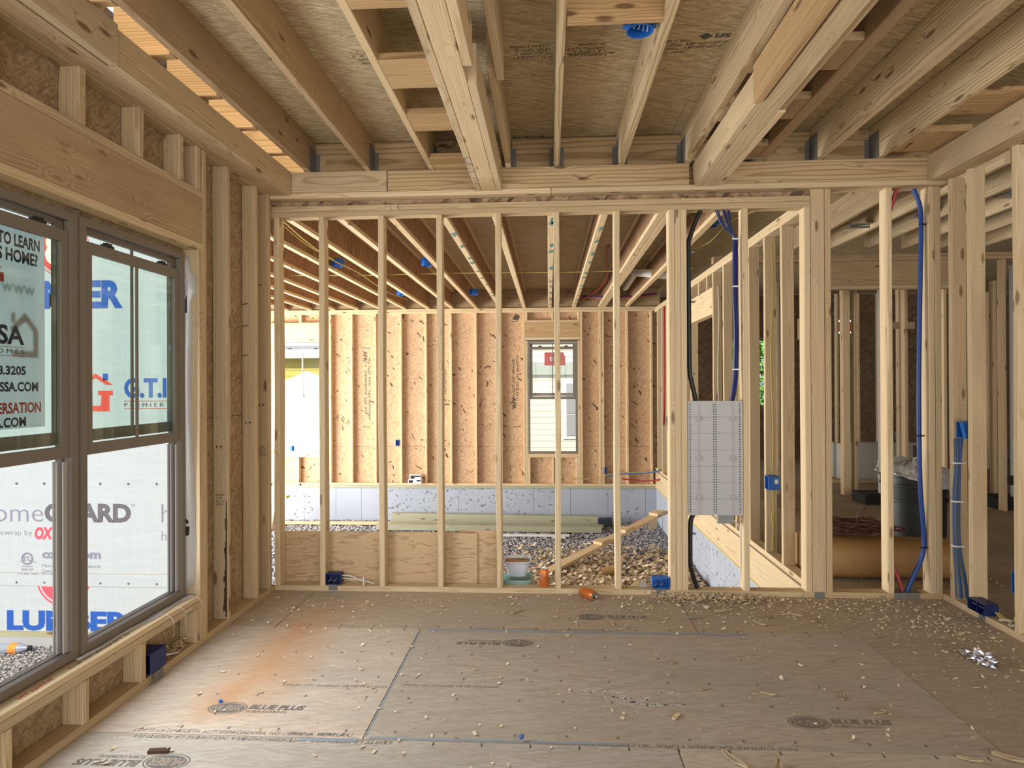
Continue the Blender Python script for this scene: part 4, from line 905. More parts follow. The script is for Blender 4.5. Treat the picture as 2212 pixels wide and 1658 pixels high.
def shavings(name, n, fun, mat, smin, smax, seed):
    rg = random.Random(seed); b = MB()
    for i in range(n):
        x, y, z = fun(rg); s = smin+(smax-smin)*rg.random()**2; a = rg.uniform(0, 6.28); e1 = Vector((math.cos(a), math.sin(a), rg.uniform(-.25, .25))); e2 = Vector((-math.sin(a), math.cos(a), rg.uniform(-.4, .4)))
        w = s*rg.uniform(.22, .6); c = Vector((x, y, z+s*.12)); cu = Vector((0, 0, s*rg.uniform(-.05, .35)))
        v = [c-e1*s*.5-e2*w*.5+cu, c-e1*s*.5+e2*w*.5+cu*.8, c+e2*w*.5, c-e2*w*.5, c+e1*s*.5+e2*w*.4+cu*.6, c+e1*s*.5-e2*w*.5+cu]
        b.add([Vector((p.x, p.y, max(p.z, z+.0006))) for p in v], [(0, 3, 2, 1), (3, 5, 4, 2)])
    o = b.build(name, mat, origin=(0, 0, 0), fix=False); return o
def gsh(r):
    while True:
        x = r.uniform(-.6, 1.74); y = r.uniform(6.8, 9.2)
        if r.random() < max(0, 1-(y-6.9)/2.2)*min(1, (x+.7)/1.0): return x, y, -.856+r.uniform(0, .03)
o = shavings('wood_shavings', 3600, gsh, 'chips', .045, .11, 3); tag(o, 'drift of pale wood shavings over the near garage gravel', 'wood shavings', kind='stuff')
def tl(name, p0, p1, w, t, lab, mat, cat='lumber'):
    """a loose plank lying along p0-p1"""
    p0, p1 = Vector(p0), Vector(p1); o = lumber(name, 0, (p1-p0).length, 0, w, 0, t, lab, cat, mat=mat, wane=False)
    d = (p1-p0).normalized(); y = Vector((0, 0, 1)).cross(d).normalized(); z = d.cross(y)
    m = Matrix((d, y, z)).transposed().to_4x4(); o.matrix_basis = Matrix.Translation((p0+p1)/2+z*t/2) @ m; return o
tl('stacked_plank', (-2.62, 10.58, -.856), (.80, 10.40, -.856), .09, .14, 'greenish treated plank at the back of the stack in the garage', 'treated')
tl('stacked_plank', (-2.60, 10.30, -.856), (.86, 10.18, -.856), .14, .038, 'greenish treated plank lying flat in the middle of the stack in the garage', 'treated')
tl('stacked_plank', (-2.72, 9.95, -.856), (.80, 9.86, -.856), .09, .090, 'greenish treated post along the front of the stack in the garage', 'treated')
tl('stacked_plank', (-2.55, 10.07, -.815), (.70, 9.98, -.815), .14, .038, 'upper greenish treated plank lying on the stack in the garage', 'treated')
tl('loose_board', (-4.7, 10.30, -.86), (-1.75, 10.36, -.86), .09, .038, 'pale loose board on the gravel left of the treated planks', 'pine_pale')
tl('loose_board', (-.72, 9.62, -.862), (.30, 9.62, -.862), .11, .02, 'white painted strip on the gravel before the treated planks', 'white')
tl('loose_board', (.04, 9.50, -.862), (.24, 9.50, -.862), .07, .02, 'small white offcut beside the white strip on the gravel', 'white')
# site-built ladder: a leaning plank with cleats
lad = tl('leaning_plank', (-.06, 7.60, -.855), (1.70, 9.60, -.50), .14, .04, 'sloping plank with nailed cleats leaning across the garage gravel', 'pine_pale')
for k, t in enumerate((.42, .62, .92)):
    q = Vector((-.06, 7.60, -.855)).lerp(Vector((1.70, 9.60, -.50)), t)
    d = (Vector((1.70, 9.60, -.50))-Vector((-.06, 7.60, -.855))).normalized(); y = Vector((0, 0, 1)).cross(d).normalized(); z = d.cross(y)
    c = MB().obox(q+z*.062-y*.005, d, y, z, .075, .072, .019).build('cleat', 'pine_pale', origin=tuple(q)); child_at(c, lad)
# stool of scrap wood at the left
st_ = empty('scrap_stand', (-4.52, 9.9, -.87)); tag(st_, 'small stand of scrap boards against the garage concrete, at the left edge', 'stand')
c = lumber('top_board', -4.75, -4.12, 9.82, 9.96, -.36, -.322, mat='pine_pale', wane=False); child_at(c, st_)
c = MB().obox((-4.35, 9.89, -.61), (.16, 0, 1), (0, 1, 0), (1, 0, -.16), .248, .045, .019).build('leg', 'pine_pale', origin=(-4.35, 9.89, -.61)); child_at(c, st_)
c = MB().obox((-4.66, 9.89, -.61), (-.05, 0, 1), (0, 1, 0), (1, 0, .05), .248, .045, .019).build('leg', 'pine_pale', origin=(-4.66, 9.89, -.61)); child_at(c, st_)
o = MB().box(1.40, 1.56, 10.45, 10.53, -.872, -.80).build('scrap_piece', 'redplastic'); tag(o, 'pink scrap on the gravel by the far right garage corner', 'scrap')
o = MB().obox((1.62, 10.1, -.77), (1, .3, .2), (0, 1, .1), (0, 0, 1), .07, .012, .09).build('scrap_piece', 'pine_pale'); tag(o, 'pale wood offcut standing on the gravel by the far right garage corner', 'scrap')
o = MB().obox((.9, 10.35, -.80), (1, .3, 0), (0, 1, .1), (0, 0, 1), .12, .05, .06).build('scrap_piece', 'tarp'); tag(o, 'dark scrap lying at the right end of the treated planks', 'scrap')
for k, (x, y, m, lab) in enumerate(((.62, 7.55, 'kraft', 'brown cup lying in the wood shavings'), (1.38, 7.35, 'white', 'white paper cup in the wood shavings by the triple post'), (1.48, 8.2, 'kraft', 'cardboard scrap standing in the shavings'))):
    o = MB().lathe([(.0, 0), (.05, 0), (.062, .14), (.058, .14), (.046, .006)], 16, (x, y, -.80), Matrix.Rotation(1.3, 3, 'Y') @ Matrix.Rotation(.3*k, 3, 'X')).build('cup', m, smooth=True); tag(o, lab, 'cup')
# shiny steel debris on the garage floor by the house wall
rr = random.Random(2)
for k, (x, y, z, lab) in enumerate(((1.62, 6.1, -.62, 'white and steel bracket piece lying nearest the black conduit'), (1.70, 6.35, -.60, 'shiny bent steel strap lying behind the black conduit'), (1.60, 5.85, -.62, 'steel strap standing on the garage floor near the panel'))):
    b = MB(); pts = [(x+rr.uniform(-.08, .08), y+rr.uniform(-.1, .1), -.875+rr.uniform(0, .45)) for _ in range(5)]
    for i in range(4):
        p, q = Vector(pts[i]), Vector(pts[i+1]); d = q-p
        b.obox((p+q)/2, d, d.cross((0, 0, 1)), d.cross(d.cross((0, 0, 1))), d.length/2, .03, .002)
    o = b.build('steel_scrap', 'alu'); tag(o, lab, 'scrap')
# ------------------------------------------------------------------ garage services
def tube(name, pts, r, mat, lab, cat, group=None, n=8, smooth=6): 
    o = MB().tube(pts, r, n, smooth).build(name, mat, smooth=True); return tag(o, lab, cat, group)
tube('wire', [(-3.3, 7.85, 2.80), (-2.2, 7.87, 2.79), (-1.0, 7.85, 2.795), (.2, 7.84, 2.785), (1.2, 7.86, 2.80), (1.75, 7.85, 2.81)], .007, 'yellow', 'thin cable strung crosswise through the garage joists', 'cable')
tube('wire', [(-2.30, 5.2, 2.84), (-2.33, 5.7, 2.80), (-2.32, 6.2, 2.765), (-2.36, 6.7, 2.80), (-2.35, 7.5, 2.795)], .006, 'yellow', 'loose yellow cable drooping in the left garage joist bay', 'cable')
tube('wire', [(-2.22, 5.2, 2.80), (-2.25, 5.8, 2.76), (-2.27, 6.6, 2.735), (-2.28, 7.6, 2.77), (-2.30, 9.0, 2.75), (-2.31, 10.4, 2.83)], .006, 'yellow', 'second loose yellow cable sagging below the first in the left bay', 'cable')
tube('wire', [(1.40, 7.8, 2.84), (1.52, 7.0, 2.86), (1.56, 6.3, 2.78), (1.60, 5.7, 2.83), (1.68, 5.2, 2.80), (1.72, 4.8, 2.84)], .006, 'yellow', 'wavy yellow cable along the joist over the grey panel', 'cable')
tube('tube', [(.55, 10.5, 2.80), (.75, 9.6, 2.83), (.80, 8.7, 2.86), (.72, 7.9, 2.95), (.70, 7.4, 3.0)], .012, 'pexred', 'dark red tube curving up between the garage joists', 'tube')
tube('tube', [(.55, 10.45, 2.86), (.95, 10.2, 2.80), (1.4, 10.2, 2.82), (1.72, 10.3, 2.86)], .010, 'pexblue', 'blue tube crossing the far joist bays by the right garage corner', 'tube')
tube('tube', [(.55, 10.38, 2.83), (.95, 10.1, 2.765), (1.4, 10.1, 2.79), (1.72, 10.2, 2.83)], .010, 'pexred', 'red tube crossing the far joist bays by the right garage corner', 'tube')
dp = MB().tube([(1.75, 8.2, 2.80), (1.42, 8.2, 2.80), (1.28, 8.25, 2.83), (1.16, 8.4, 2.87), (1.10, 8.5, 2.92)], .055, 14, 6).tube([(1.13, 8.45, 2.86), (1.14, 9.2, 2.83), (1.14, 9.5, 2.83)], .04, 12, 4).build('drain_pipe', 'pvc', smooth=True)
tag(dp, 'white plastic drain pipe with an elbow under the garage joists', 'pipe')
# red tube and blue bag on the far part of the common wall
tube('tube', [(1.745, 9.72, 2.58), (1.742, 9.70, 2.3), (1.738, 9.68, 1.6), (1.735, 9.72, 1.0), (1.742, 9.80, .80)], .014, 'pexred', 'red tube fastened to a stud of the far common wall', 'tube')
o = MB().poly([(1.72, 9.2, 1.05), (1.70, 9.35, .92), (1.68, 9.10, .55), (1.70, 8.95, .50), (1.72, 9.0, .95)], .03, (1, 0, 0)).build('cloth', 'navy'); tag(o, 'dark blue cloth hung on the common wall beyond the triple post', 'cloth')
tube('tube', [(1.755, 10.30, .03), (1.60, 10.45, -.02), (1.25, 10.55, -.05), (.95, 10.6, -.10)], .012, 'cableblue', 'blue tube end lying along the far right bottom plate', 'tube')
tube('tube', [(1.755, 10.25, -.10), (1.55, 10.5, -.16), (1.2, 10.6, -.14)], .012, 'pexred', 'red tube end lying along the far right bottom plate', 'tube')
tube('wire', [(.20, 10.66, -.13), (.6, 10.62, -.15), (.95, 10.60, -.08), (1.3, 10.55, -.03), (1.6, 10.45, -.01)], .006, 'yellow', 'yellow cable running low along the far garage wall', 'cable')
def octbox(x, y, z, mat, lab, r=.052, h=.07, tilt=None):
    b = empty('ceiling_box', (x, y, z)); tag(b, lab, 'electrical box', 'round blue ceiling boxes')
    o = MB().lathe([(r, 0), (r, h), (0, h), (0, h-.004), (r-.006, h-.004), (r-.006, 0), (r, 0)], 20, (x, y, z)).build('shell', mat, origin=(x, y, z), smooth=True); child_at(o, b)
    o = MB().box(x-r-.012, x-r+.004, y-.018, y+.018, z+.02, z+h).build('ear', mat, origin=(x, y, z)); child_at(o, b)
    o = MB().box(x+r-.004, x+r+.012, y-.018, y+.018, z+.02, z+h).build('ear', mat, origin=(x, y, z)); child_at(o, b); return b
for x, y, z, lab in ((-1.345, 7.05, 2.735, 'blue ceiling box on the third garage joist bay, upper middle'), (-1.09, 9.35, 2.735, 'blue ceiling box on a garage joist near the far wall'), (-2.34, 7.0, 2.735, 'blue ceiling box half behind the first free partition stud'), (-2.16, 9.3, 2.735, 'blue ceiling box near the far wall beside the second free partition stud'), (1.50, 5.95, 2.85, 'blue ceiling box between the joists over the grey panel')):
    octbox(x, y, z, 'blue', lab, .055, .085)
cb = octbox(.395, 2.735, 2.90, 'blue', 'blue ceiling box with bare white wires beside the cross block overhead', .058, .085)
for k in range(4):
    a = k*.5-.8
    o = MB().tube([(.395-.02+.01*k, 2.735, 2.975), (.38+.015*k, 2.72+.012*math.sin(a*4), 2.93), (.365+.02*k, 2.70+.01*k, 2.895)], .0022, 6, 5).build('wire_end', 'whitecable', origin=(.395, 2.735, 2.90), smooth=True); child_at(o, cb)
# ceiling print
def stamp(x0, y0, w, h, seed, rows, mat='ink_stamp', fill=.85): flat(scrib(w, h, rows, seed, fill, .55), (x0, y0, 3.12), (1, 0, 0), (0, -1, 0), mat, ceiling, 'panel_stamp')
# the deck's print reads from the far side
for x, w, sd in ((-1.47, .20, 31), (-1.02, .20, 32), (-.20, .24, 33), (.10, .22, 34), (.56, .18, 36)):
    flat(scrib(w, .14, 4, sd, .85, .5), (x+w, 3.22, 3.12), (-1, 0, 0), (0, 1, 0), 'ink_stamp', ceiling, 'panel_stamp')
text('SFI', .075, .042, (.905, 3.175, 3.12), (-1, 0, 0), (0, 1, 0), 'ink_stamp', ceiling, name='panel_lettering', bold=.04)
flat([[(.80, 3.17), (.765, 3.20), (.73, 3.17), (.765, 3.14)]], (0, 0, 3.12), (1, 0, 0), (0, -1, 0), 'ink_stamp', ceiling, 'panel_stamp') if False else flat([[(-.82, 3.20), (-.785, 3.23), (-.75, 3.20), (-.785, 3.17)]], (0, 0, 3.12), (-1, 0, 0), (0, 1, 0), 'ink_stamp', ceiling, 'panel_stamp')
flat(scrib(.24, .075, 2, 41, .85, .5), (.91, 3.24, 3.12), (-1, 0, 0), (0, 1, 0), 'ink_stamp', ceiling, 'panel_stamp')
flat([rect(-.33, -.13, 3.325, 3.330), [(-.33, 3.318), (-.36, 3.3275), (-.33, 3.337)], [(-.13, 3.318), (-.10, 3.3275), (-.13, 3.337)]], (0, 0, 3.12), (-1, 0, 0), (0, 1, 0), 'ink_stamp', ceiling, 'panel_stamp')
flat(ring_pts(-1.62, 3.03, .052, .042, .84, 30) + [rect(-1.655, -1.643, 3.01, 3.05), rect(-1.632, -1.622, 3.0, 3.06), rect(-1.611, -1.601, 3.0, 3.06), rect(-1.590, -1.580, 3.01, 3.05), rect(-1.622, -1.611, 3.025, 3.035)], (0, 0, 3.12), (-1, 0, 0), (0, 1, 0), 'ink_stamp', ceiling, 'panel_stamp')
text('BLUE PLUS', .30, .03, (-.02, 4.40, 3.12), (-1, 0, 0), (0, 1, 0), 'ink_stamp', ceiling, name='panel_lettering', bold=.03)
for x, y in ((.86, 5.15), (.62, 5.18)):
    text('HUBER', .20, .06, (.78, 5.12, 3.02), (-1, 0, 0), (0, 1, 0), 'ink_stamp', ceiling, name='panel_lettering', bold=.03) if x > .8 else text('PLUS', .15, .05, (.18, 5.14, 3.02), (-1, 0, 0), (0, 1, 0), 'ink_stamp', ceiling, name='panel_lettering', bold=.03)
for k, (x, y) in enumerate(((.30, 6.5), (-.2, 7.2), (-.7, 6.6), (.30, 8.9), (-.2, 9.5))): flat(scrib(.22, .07, 2, 50+k, .8, .6), (x, y, 3.02), (-1, 0, 0), (0, 1, 0), 'ink_stamp', ceiling, 'panel_stamp')

# ------------------------------------------------------------------ house interior beyond the opening
for k, x in enumerate((2.695, 3.09, 3.50, 3.90, 4.30, 4.71, 5.12)):
    lumber('ceiling_joist', x, x+.038, 4.50, 7.29, 2.885, 3.118, f'{ORD[k]} ceiling joist from the left, over the room beyond the opening', 'joist', 'joists over the room beyond', mat='pine_plain' if k % 2 else 'pine', bow=.002)
for k, (x, y) in enumerate(((3.02, 6.35), (3.44, 6.0), (3.84, 5.4))):
    r = empty('joist_plate', (x, y, 2.94)); tag(r, f'{["left", "middle", "right"][k]} shiny metal duct strap hung between the joists of the room beyond', 'strap', 'metal straps in the far ceiling')
    o = MB().obox((x, y, 2.93), (1, .2, .02), (-.2, 1, 0), (0, 0, 1), .17, .10, .006).build('plate', 'alu', origin=(x, y, 2.94)); child_at(o, r)
    o = MB().tube([(x-.1, y, 2.915), (x+.17, y-.03, 2.905)], .010, 8, 0).build('rod', 'galv', origin=(x, y, 2.94)); child_at(o, r)
BY0, BY1 = 7.30, 7.389
lumber('top_plate', 1.86, 6.8, BY0, BY1, 2.805, 2.843, 'upper top plate of the wall at the back of the room beyond', 'lumber', mat='pine_dark', wane=False)
lumber('top_plate', 1.86, 6.8, BY0, BY1, 2.766, 2.804, 'lower top plate of the wall at the back of the room beyond', 'lumber', mat='pine_dark', wane=False)
lumber('door_header', 3.02, 4.50, BY0, BY1, 2.495, 2.764, 'wide knotty header over the far cased opening', 'lumber', mat='pine_dark', wane=False)
lumber('header_plate', 3.02, 4.50, BY0, BY1, 2.453, 2.494, 'plate under the knotty header of the far cased opening', 'lumber', mat='pine', wane=False)
for k, x in enumerate((4.502, 4.545, 4.98, 5.38, 5.78)):
    lumber('wall_stud', x, x+.038, BY0, BY1, .0, 2.764, f'{ORD[k]} stud right of the far cased opening', 'stud', 'studs of the wall behind the room beyond', mat='pine')
for k, x in enumerate((2.30, 2.70, 2.98)):
    lumber('wall_stud', x, x+.038, BY0, BY1, .0, 2.764, f'{ORD[k]} stud left of the far cased opening', 'stud', 'studs of the wall behind the room beyond', mat='pine')
# walls further back: studs read as a forest of verticals
far = [(3.72, 8.30, .09), (3.86, 8.30, .038), (4.14, 9.2, .038), (4.36, 8.6, .09), (4.62, 8.7, .089), (4.80, 8.05, .038), (4.42, 8.2, .04), (5.05, 8.9, .038), (5.35, 8.4, .089), (5.62, 8.4, .038), (6.02, 8.4, .038), (3.30, 8.30, .038), (2.9, 8.3, .038), (2.5, 8.3, .038)]
for k, (x, y, w) in enumerate(sorted(far)):
    lumber('wall_stud', x, x+w, y, y+.089, 0, 2.70, f'{ORD[k] if k < 13 else "last"} stud from the left in the dim rooms at the back of the house', 'stud', 'studs in the back rooms', mat='pine' if k % 3 else 'pine_pale')
for k, (x, y) in enumerate(((4.05, 9.8), (4.50, 10.9), (4.78, 10.9), (5.12, 10.9), (5.45, 10.9), (5.85, 10.9), (6.3, 10.9), (6.75, 10.9), (7.2, 10.9))):
    lumber('wall_stud', x, x+.038, y, y+.089, 0, 2.90, f'{ORD[k]} stud from the left in the rearmost stud row of the house', 'stud', 'studs of the rearmost row', mat='pine_plain' if k % 2 else 'pine')
lumber('wall_stud', 4.30, 4.338, 10.2, 10.29, 0, 2.70, 'pale stud far back beside the small bright window', 'stud', mat='pine_pale')
lumber('door_header', 3.90, 4.30, 10.2, 10.24, 2.10, 2.42, 'small dark header over a back doorway', 'lumber', mat='pine_dark', wane=False)
lumber('bottom_plate', 3.76, 4.84, 9.30, 9.389, 0, .038, 'bottom plate of a stud wall in the back rooms', 'lumber', mat='pine', wane=False)
lumber('wall_brace', 4.42, 4.80, 8.66, 8.70, 2.12, 2.21, 'slanted board near the ceiling of the back rooms', 'lumber', mat='pine', wane=False)
tb = empty('bath_tub', (4.75, 9.6, 0)); tag(tb, 'pale bathtub front standing in a back room behind the black bin', 'bathtub')
o = MB().box(4.30, 5.20, 9.45, 9.48, 0, .52).box(4.30, 5.20, 9.48, 10.2, .0, .02).box(4.30, 4.34, 9.48, 10.2, .02, .52).box(5.16, 5.20, 9.48, 10.2, .02, .52).build('apron', 'tub', origin=(4.75, 9.6, 0)); child_at(o, tb)
o = MB().box(4.26, 5.24, 9.42, 9.60, .521, .56).build('rim', 'tub', origin=(4.75, 9.6, 0)); child_at(o, tb)
o = MB().lathe([(0, .562), (.055, .562), (.065, .72), (.06, .72), (.05, .57)], 16, (5.02, 9.51, 0)).build('black_cup', 'black', smooth=True); tag(o, 'black cup standing on the edge of the bathtub', 'cup')
for x, y, r, lab, mt in ((3.90, 7.75, .030, 'grey vertical pipe in the far cased opening', 'pipe'), (5.28, 7.55, .052, 'thick grey steel post right of the right wall studs', 'steelpost')):
    b = MB().lathe([(r, .12), (r, 2.72)], 14, (x, y, 0))
    if r < .04: b.lathe([(r*1.25, .30), (r*1.25, .33)], 14, (x, y, 0)).lathe([(r*1.25, .47), (r*1.25, .50)], 14, (x, y, 0))
    else: b.box(x-.05, x+.05, y-.05, y+.05, 2.721, 2.735)
    o = b.build('vertical_pipe', mt, smooth=True); tag(o, lab, 'pipe')
o = MB().box(3.66, 4.02, 7.62, 7.95, 0, .119).build('floor_block', 'dark'); tag(o, 'dark block on the floor under the grey vertical pipe', 'block')
o = MB().box(4.98, 5.58, 7.35, 7.75, 0, .119).build('floor_block', 'dark'); tag(o, 'dark block on the floor under the thick steel post', 'block')
o = MB().box(5.0185, 5.07, 7.25, 7.31, .29, .39).build('outlet_box', 'black'); tag(o, 'small black box on a stud left of the thick steel post', 'electrical box')
o = MB().box(3.505, 4.195, 12.46, 12.49, .95, 1.0).box(3.505, 4.195, 12.46, 12.49, 2.25, 2.30).box(3.505, 4.195, 12.46, 12.49, 1.60, 1.66).build('window_4', 'frame', origin=(0, 0, 0)); struct(o)
o = MB().box(3.505, 4.195, 12.474, 12.478, 1.0, 2.25).build('pane', 'glass_clear', origin=(0, 0, 0)); child_at(o, bpy.data.objects['window_4'])
ps = MB().box(5.50, 5.78, 12.52, 12.54, 2.40, 2.58).build('poster_sign', 'redposter'); tag(ps, 'small red and white notice in a bright back window', 'sign')
flat([rect(5.56, 5.66, 2.42, 2.45), rect(5.56, 5.62, 2.48, 2.51), rect(5.56, 5.66, 2.53, 2.56)], (0, 12.52, 0), (1, 0, 0), (0, 0, 1), 'white', ps, 'printed_mark')
# bin, plastic bag, roll, cord heap
bn = empty('trash_bin', (3.17, 5.75, 0)); tag(bn, 'black round plastic bin standing behind the brown roll', 'bin')
o = MB().lathe([(0, .004), (.215, .004), (.250, .52), (.262, .525), (.262, .545), (.256, .55), (.256, .60), (.266, .605), (.266, .63), (.245, .63), (.235, .05), (0, .05)], 32, (3.17, 5.75, 0)).build('tub', 'black', origin=(3.17, 5.75, 0), smooth=True); child_at(o, bn)
o = MB().lathe([(.253, .40), (.255, .402), (.2555, .41), (.254, .415)], 32, (3.17, 5.75, 0)).build('rib', 'black', origin=(3.17, 5.75, 0), smooth=True); child_at(o, bn)
def bag():
    rg = random.Random(12); b = MB(); n = 40; rings = [(.02, .735), (.10, .74), (.19, .715), (.255, .675), (.285, .645), (.295, .60), (.292, .58), (.29, .50)]
    v = []; f = []
    for i, (r, z) in enumerate(rings):
        for k in range(n):
            a = 2*PI*k/n; cut = .5+.5*math.sin(a+2.2)
            zz = z if i < 5 else rings[4][1] - (rings[4][1]-z)*(cut**2)
            rr_ = r*(1+.035*math.sin(a*7+i)+rg.uniform(-.015, .015)); v.append((3.17+rr_*math.cos(a), 5.75+rr_*math.sin(a), zz+rg.uniform(-.012, .012)+.02*math.sin(a*3)*(i < 5)))
    for i in range(len(rings)-1): f += [(i*n+k, i*n+(k+1) % n, (i+1)*n+(k+1) % n, (i+1)*n+k) for k in range(n)]
    f.append(tuple(range(n))[::-1]); b.add(v, f); return b
o = bag().build('plastic_bag', 'bag', smooth=False); tag(o, 'crumpled translucent plastic bag draped over the black bin', 'bag')
ro = empty('paper_roll', (2.3, 4.86, 0)); tag(ro, 'thick brown paper covered roll lying across the opening on the floor', 'roll')
b = MB(); n = 28; v = []; f = []; segs = 16
for i in range(segs+1):
    x = 1.875 + (2.93-1.875)*i/segs; t = i/segs
    for k in range(n):
        a = 2*PI*k/n; hx = .20; hz = .150 - .022*t
        cx_ = math.copysign(abs(math.cos(a))**.72, math.cos(a)); sz_ = math.copysign(abs(math.sin(a))**.72, math.sin(a))
        v.append((x, 4.83 + hx*cx_ + .05*t*0, hz + hz*sz_*(1+.02*math.sin(t*11+a)) + .001))
for i in range(segs): f += [(i*n+k, i*n+(k+1) % n, (i+1)*n+(k+1) % n, (i+1)*n+k) for k in range(n)]
f += [tuple(range(n))[::-1], tuple(range(segs*n, segs*n+n))]
o = b.add(v, f).build('body', 'kraft', origin=(2.3, 4.86, 0), smooth=True); child_at(o, ro)
def heap():
    rg = random.Random(5); b = MB()
    for i in range(26):
        cx_, cy_ = 2.22+rg.uniform(-.12, .12), 4.84+rg.uniform(-.03, .03); R1, R2 = rg.uniform(.12, .30), rg.uniform(.05, .11); z0 = .315+rg.uniform(0, .085); a0 = rg.uniform(0, 6); rot = rg.uniform(-.3, .3)
        pts = []
        for k in range(9):
            a = a0 + k*.75; x, y = R1*math.cos(a), R2*math.sin(a)
            pts.append((cx_+x*math.cos(rot)-y*math.sin(rot), cy_+x*math.sin(rot)+y*math.cos(rot), max(.306, z0 - .22*max(0, abs(x)-.15) + .015*math.sin(a*3+i))))
        b.tube(pts, rg.uniform(.0035, .0055), 5, 3)
    b.tube([(2.26, 4.84, .36), (2.27, 4.84, .44), (2.31, 4.83, .50), (2.32, 4.83, .505), (2.29, 4.83, .42), (2.25, 4.82, .37)], .005, 6, 5)
    return b
o = heap().build('cord_heap', 'cord', smooth=True); tag(o, 'tangled heap of reddish brown cord lying on the brown roll', 'cord')
# tubes through the floor plate of the opening
def clipped(name, pts, r, mat, lab, clips, group=None):
    o = MB().tube(pts, r, 12, 8).build(name, mat, smooth=True); tag(o, lab, 'tube', group)
    for p in clips:
        c = MB().tube([(p[0]-r*1.6, p[1]-r-.002, p[2]), (p[0], p[1]-r-.006, p[2]), (p[0]+r*1.6, p[1]-r-.002, p[2])], .005, 6, 3).build('clip', 'black', origin=tuple(o.location)); child_at(c, o)
    return o
clipped('water_tube', [(2.34, 4.335, .04), (2.38, 4.335, .13), (2.437, 4.335, .26), (2.452, 4.335, .40), (2.430, 4.335, .75), (2.425, 4.335, 1.3), (2.437, 4.335, 2.0), (2.447, 4.335, 2.40), (2.44, 4.335, 2.56), (2.40, 4.335, 2.676)], .0145, 'pexblue', 'thick blue water tube running up beside the corner stud pair', [(2.440, 4.335, .33), (2.426, 4.335, 1.06), (2.445, 4.335, 2.44)])
tube('water_tube', [(2.315, 4.34, .04), (2.300, 4.36, .12), (2.275, 4.40, .24), (2.25, 4.40, .45), (2.25, 4.40, .9)], .012, 'pexred', 'lower red water tube leaning to the single stud in the opening', 'tube')
tube('water_tube', [(2.24, 4.40, 2.40), (2.255, 4.37, 2.5), (2.29, 4.33, 2.676)], .0125, 'pexred', 'upper red water tube bending up to the ceiling plate', 'tube')
fg = MB().box(2.25, 2.42, PY0+.0, PY0+.088, .0385, .0395).box(2.24, 2.40, 4.2915, 4.2955, .004, .036).build('plate_guard', 'galv'); tag(fg, 'thin grey metal guard on the floor plate under the blue and red tubes', 'plate')
fg2 = MB().box(1.735, 1.80, 4.2925, 4.2955, .002, .037).build('plate_guard', 'galv'); tag(fg2, 'small grey metal guard on the floor plate under the tall post', 'plate')
# blue cable bundle and boxes on the right wall
for k in range(5):
    dx = (k-2)*.010; y = 4.175
    tube('data_cable', [(2.594+dx*1.7, y-.01*(k % 2), .05), (2.585+dx*1.6, y-.01*(k % 2), .16), (2.562+dx, y-.012*(k % 2), .38), (2.560+dx, y-.01*(k % 2), .7), (2.572+dx*.8, y-.01*(k % 2), .92), (2.57+dx*1.2, y-.01, 1.055)], .0048, 'cableblue', 'blue data cable in the tied bundle on the first right wall stud', 'cable', 'blue cables on the right wall', 8)
for k, (x, z, lab) in enumerate(((2.562, .38, 'lowest'), (2.560, .66, 'middle'), (2.571, .90, 'top'))):
    o = MB().box(x-.030, x+.030, 4.148, 4.153, z-.004, z+.006).box(x-.030, x-.026, 4.153, 4.188, z-.004, z+.006).box(x+.026, x+.030, 4.153, 4.188, z-.004, z+.006).build('cable_tie', 'white'); tag(o, f'{lab} white strap around the blue cable bundle on the right wall', 'cable tie', 'white straps of the blue bundle')
bx = empty('outlet_box', (2.60, 4.13, 1.11)); tag(bx, 'pair of blue boxes high on the right wall above the blue cable bundle', 'electrical box')
def ebox(root, x0, x1, y0, y1, z0, z1, face='-Y', mat='blue', wires='black'):
    t = .004; b = MB()
    if face == '-Y': b.box(x0, x1, y1-t, y1, z0, z1).box(x0, x0+t, y0, y1-t, z0, z1).box(x1-t, x1, y0, y1-t, z0, z1).box(x0+t, x1-t, y0, y1-t, z0, z0+t).box(x0+t, x1-t, y0, y1-t, z1-t, z1)
    else: b.box(x1-t, x1, y0, y1, z0, z1).box(x0, x1-t, y0, y0+t, z0, z1).box(x0, x1-t, y1-t, y1, z0, z1).box(x0, x1-t, y0+t, y1-t, z0, z0+t).box(x0, x1-t, y0+t, y1-t, z1-t, z1)
    o = b.build('shell', mat, origin=tuple(root.location)); child_at(o, root); return o
ebox(bx, 2.566, 2.628, 4.118, 4.18, 1.06, 1.16, '-X'); o = MB().obox((2.60, 4.10, 1.12), (1, 0, .25), (0, 1, 0), (-.25, 0, 1), .046, .016, .052).build('shell', 'blue', origin=(2.60, 4.13, 1.11)); child_at(o, bx)
b2 = empty('outlet_box', (2.535, 3.90, .10)); tag(b2, 'dark blue double box mounted low on the right wall above the floor plate', 'electrical box')
ebox(b2, 2.515, 2.60, 3.86, 4.004, .050, .115, '-X', 'navy'); o = MB().box(2.52, 2.595, 3.93, 3.934, .054, .111).build('divider', 'navy', origin=tuple(b2.location)); child_at(o, b2)
o = MB().box(2.546, 2.549, 3.90, 3.95, .004, .049).build('bracket', 'galv', origin=tuple(b2.location)); child_at(o, b2)
for k in range(3):
    o = MB().tube([(2.59, 3.90+.03*k, .085), (2.555, 3.91+.03*k, .075), (2.53, 3.92+.03*k, .09)], .0022, 6, 4).build('wire_end', 'whitecable', origin=tuple(b2.location)); child_at(o, b2)
b3 = empty('outlet_box', (2.66, 3.58, .33)); tag(b3, 'bright blue box on the rightmost stud with yellow cables below', 'electrical box'); ebox(b3, 2.560, 2.60, 3.639, 3.70, .24, .36, '-X')
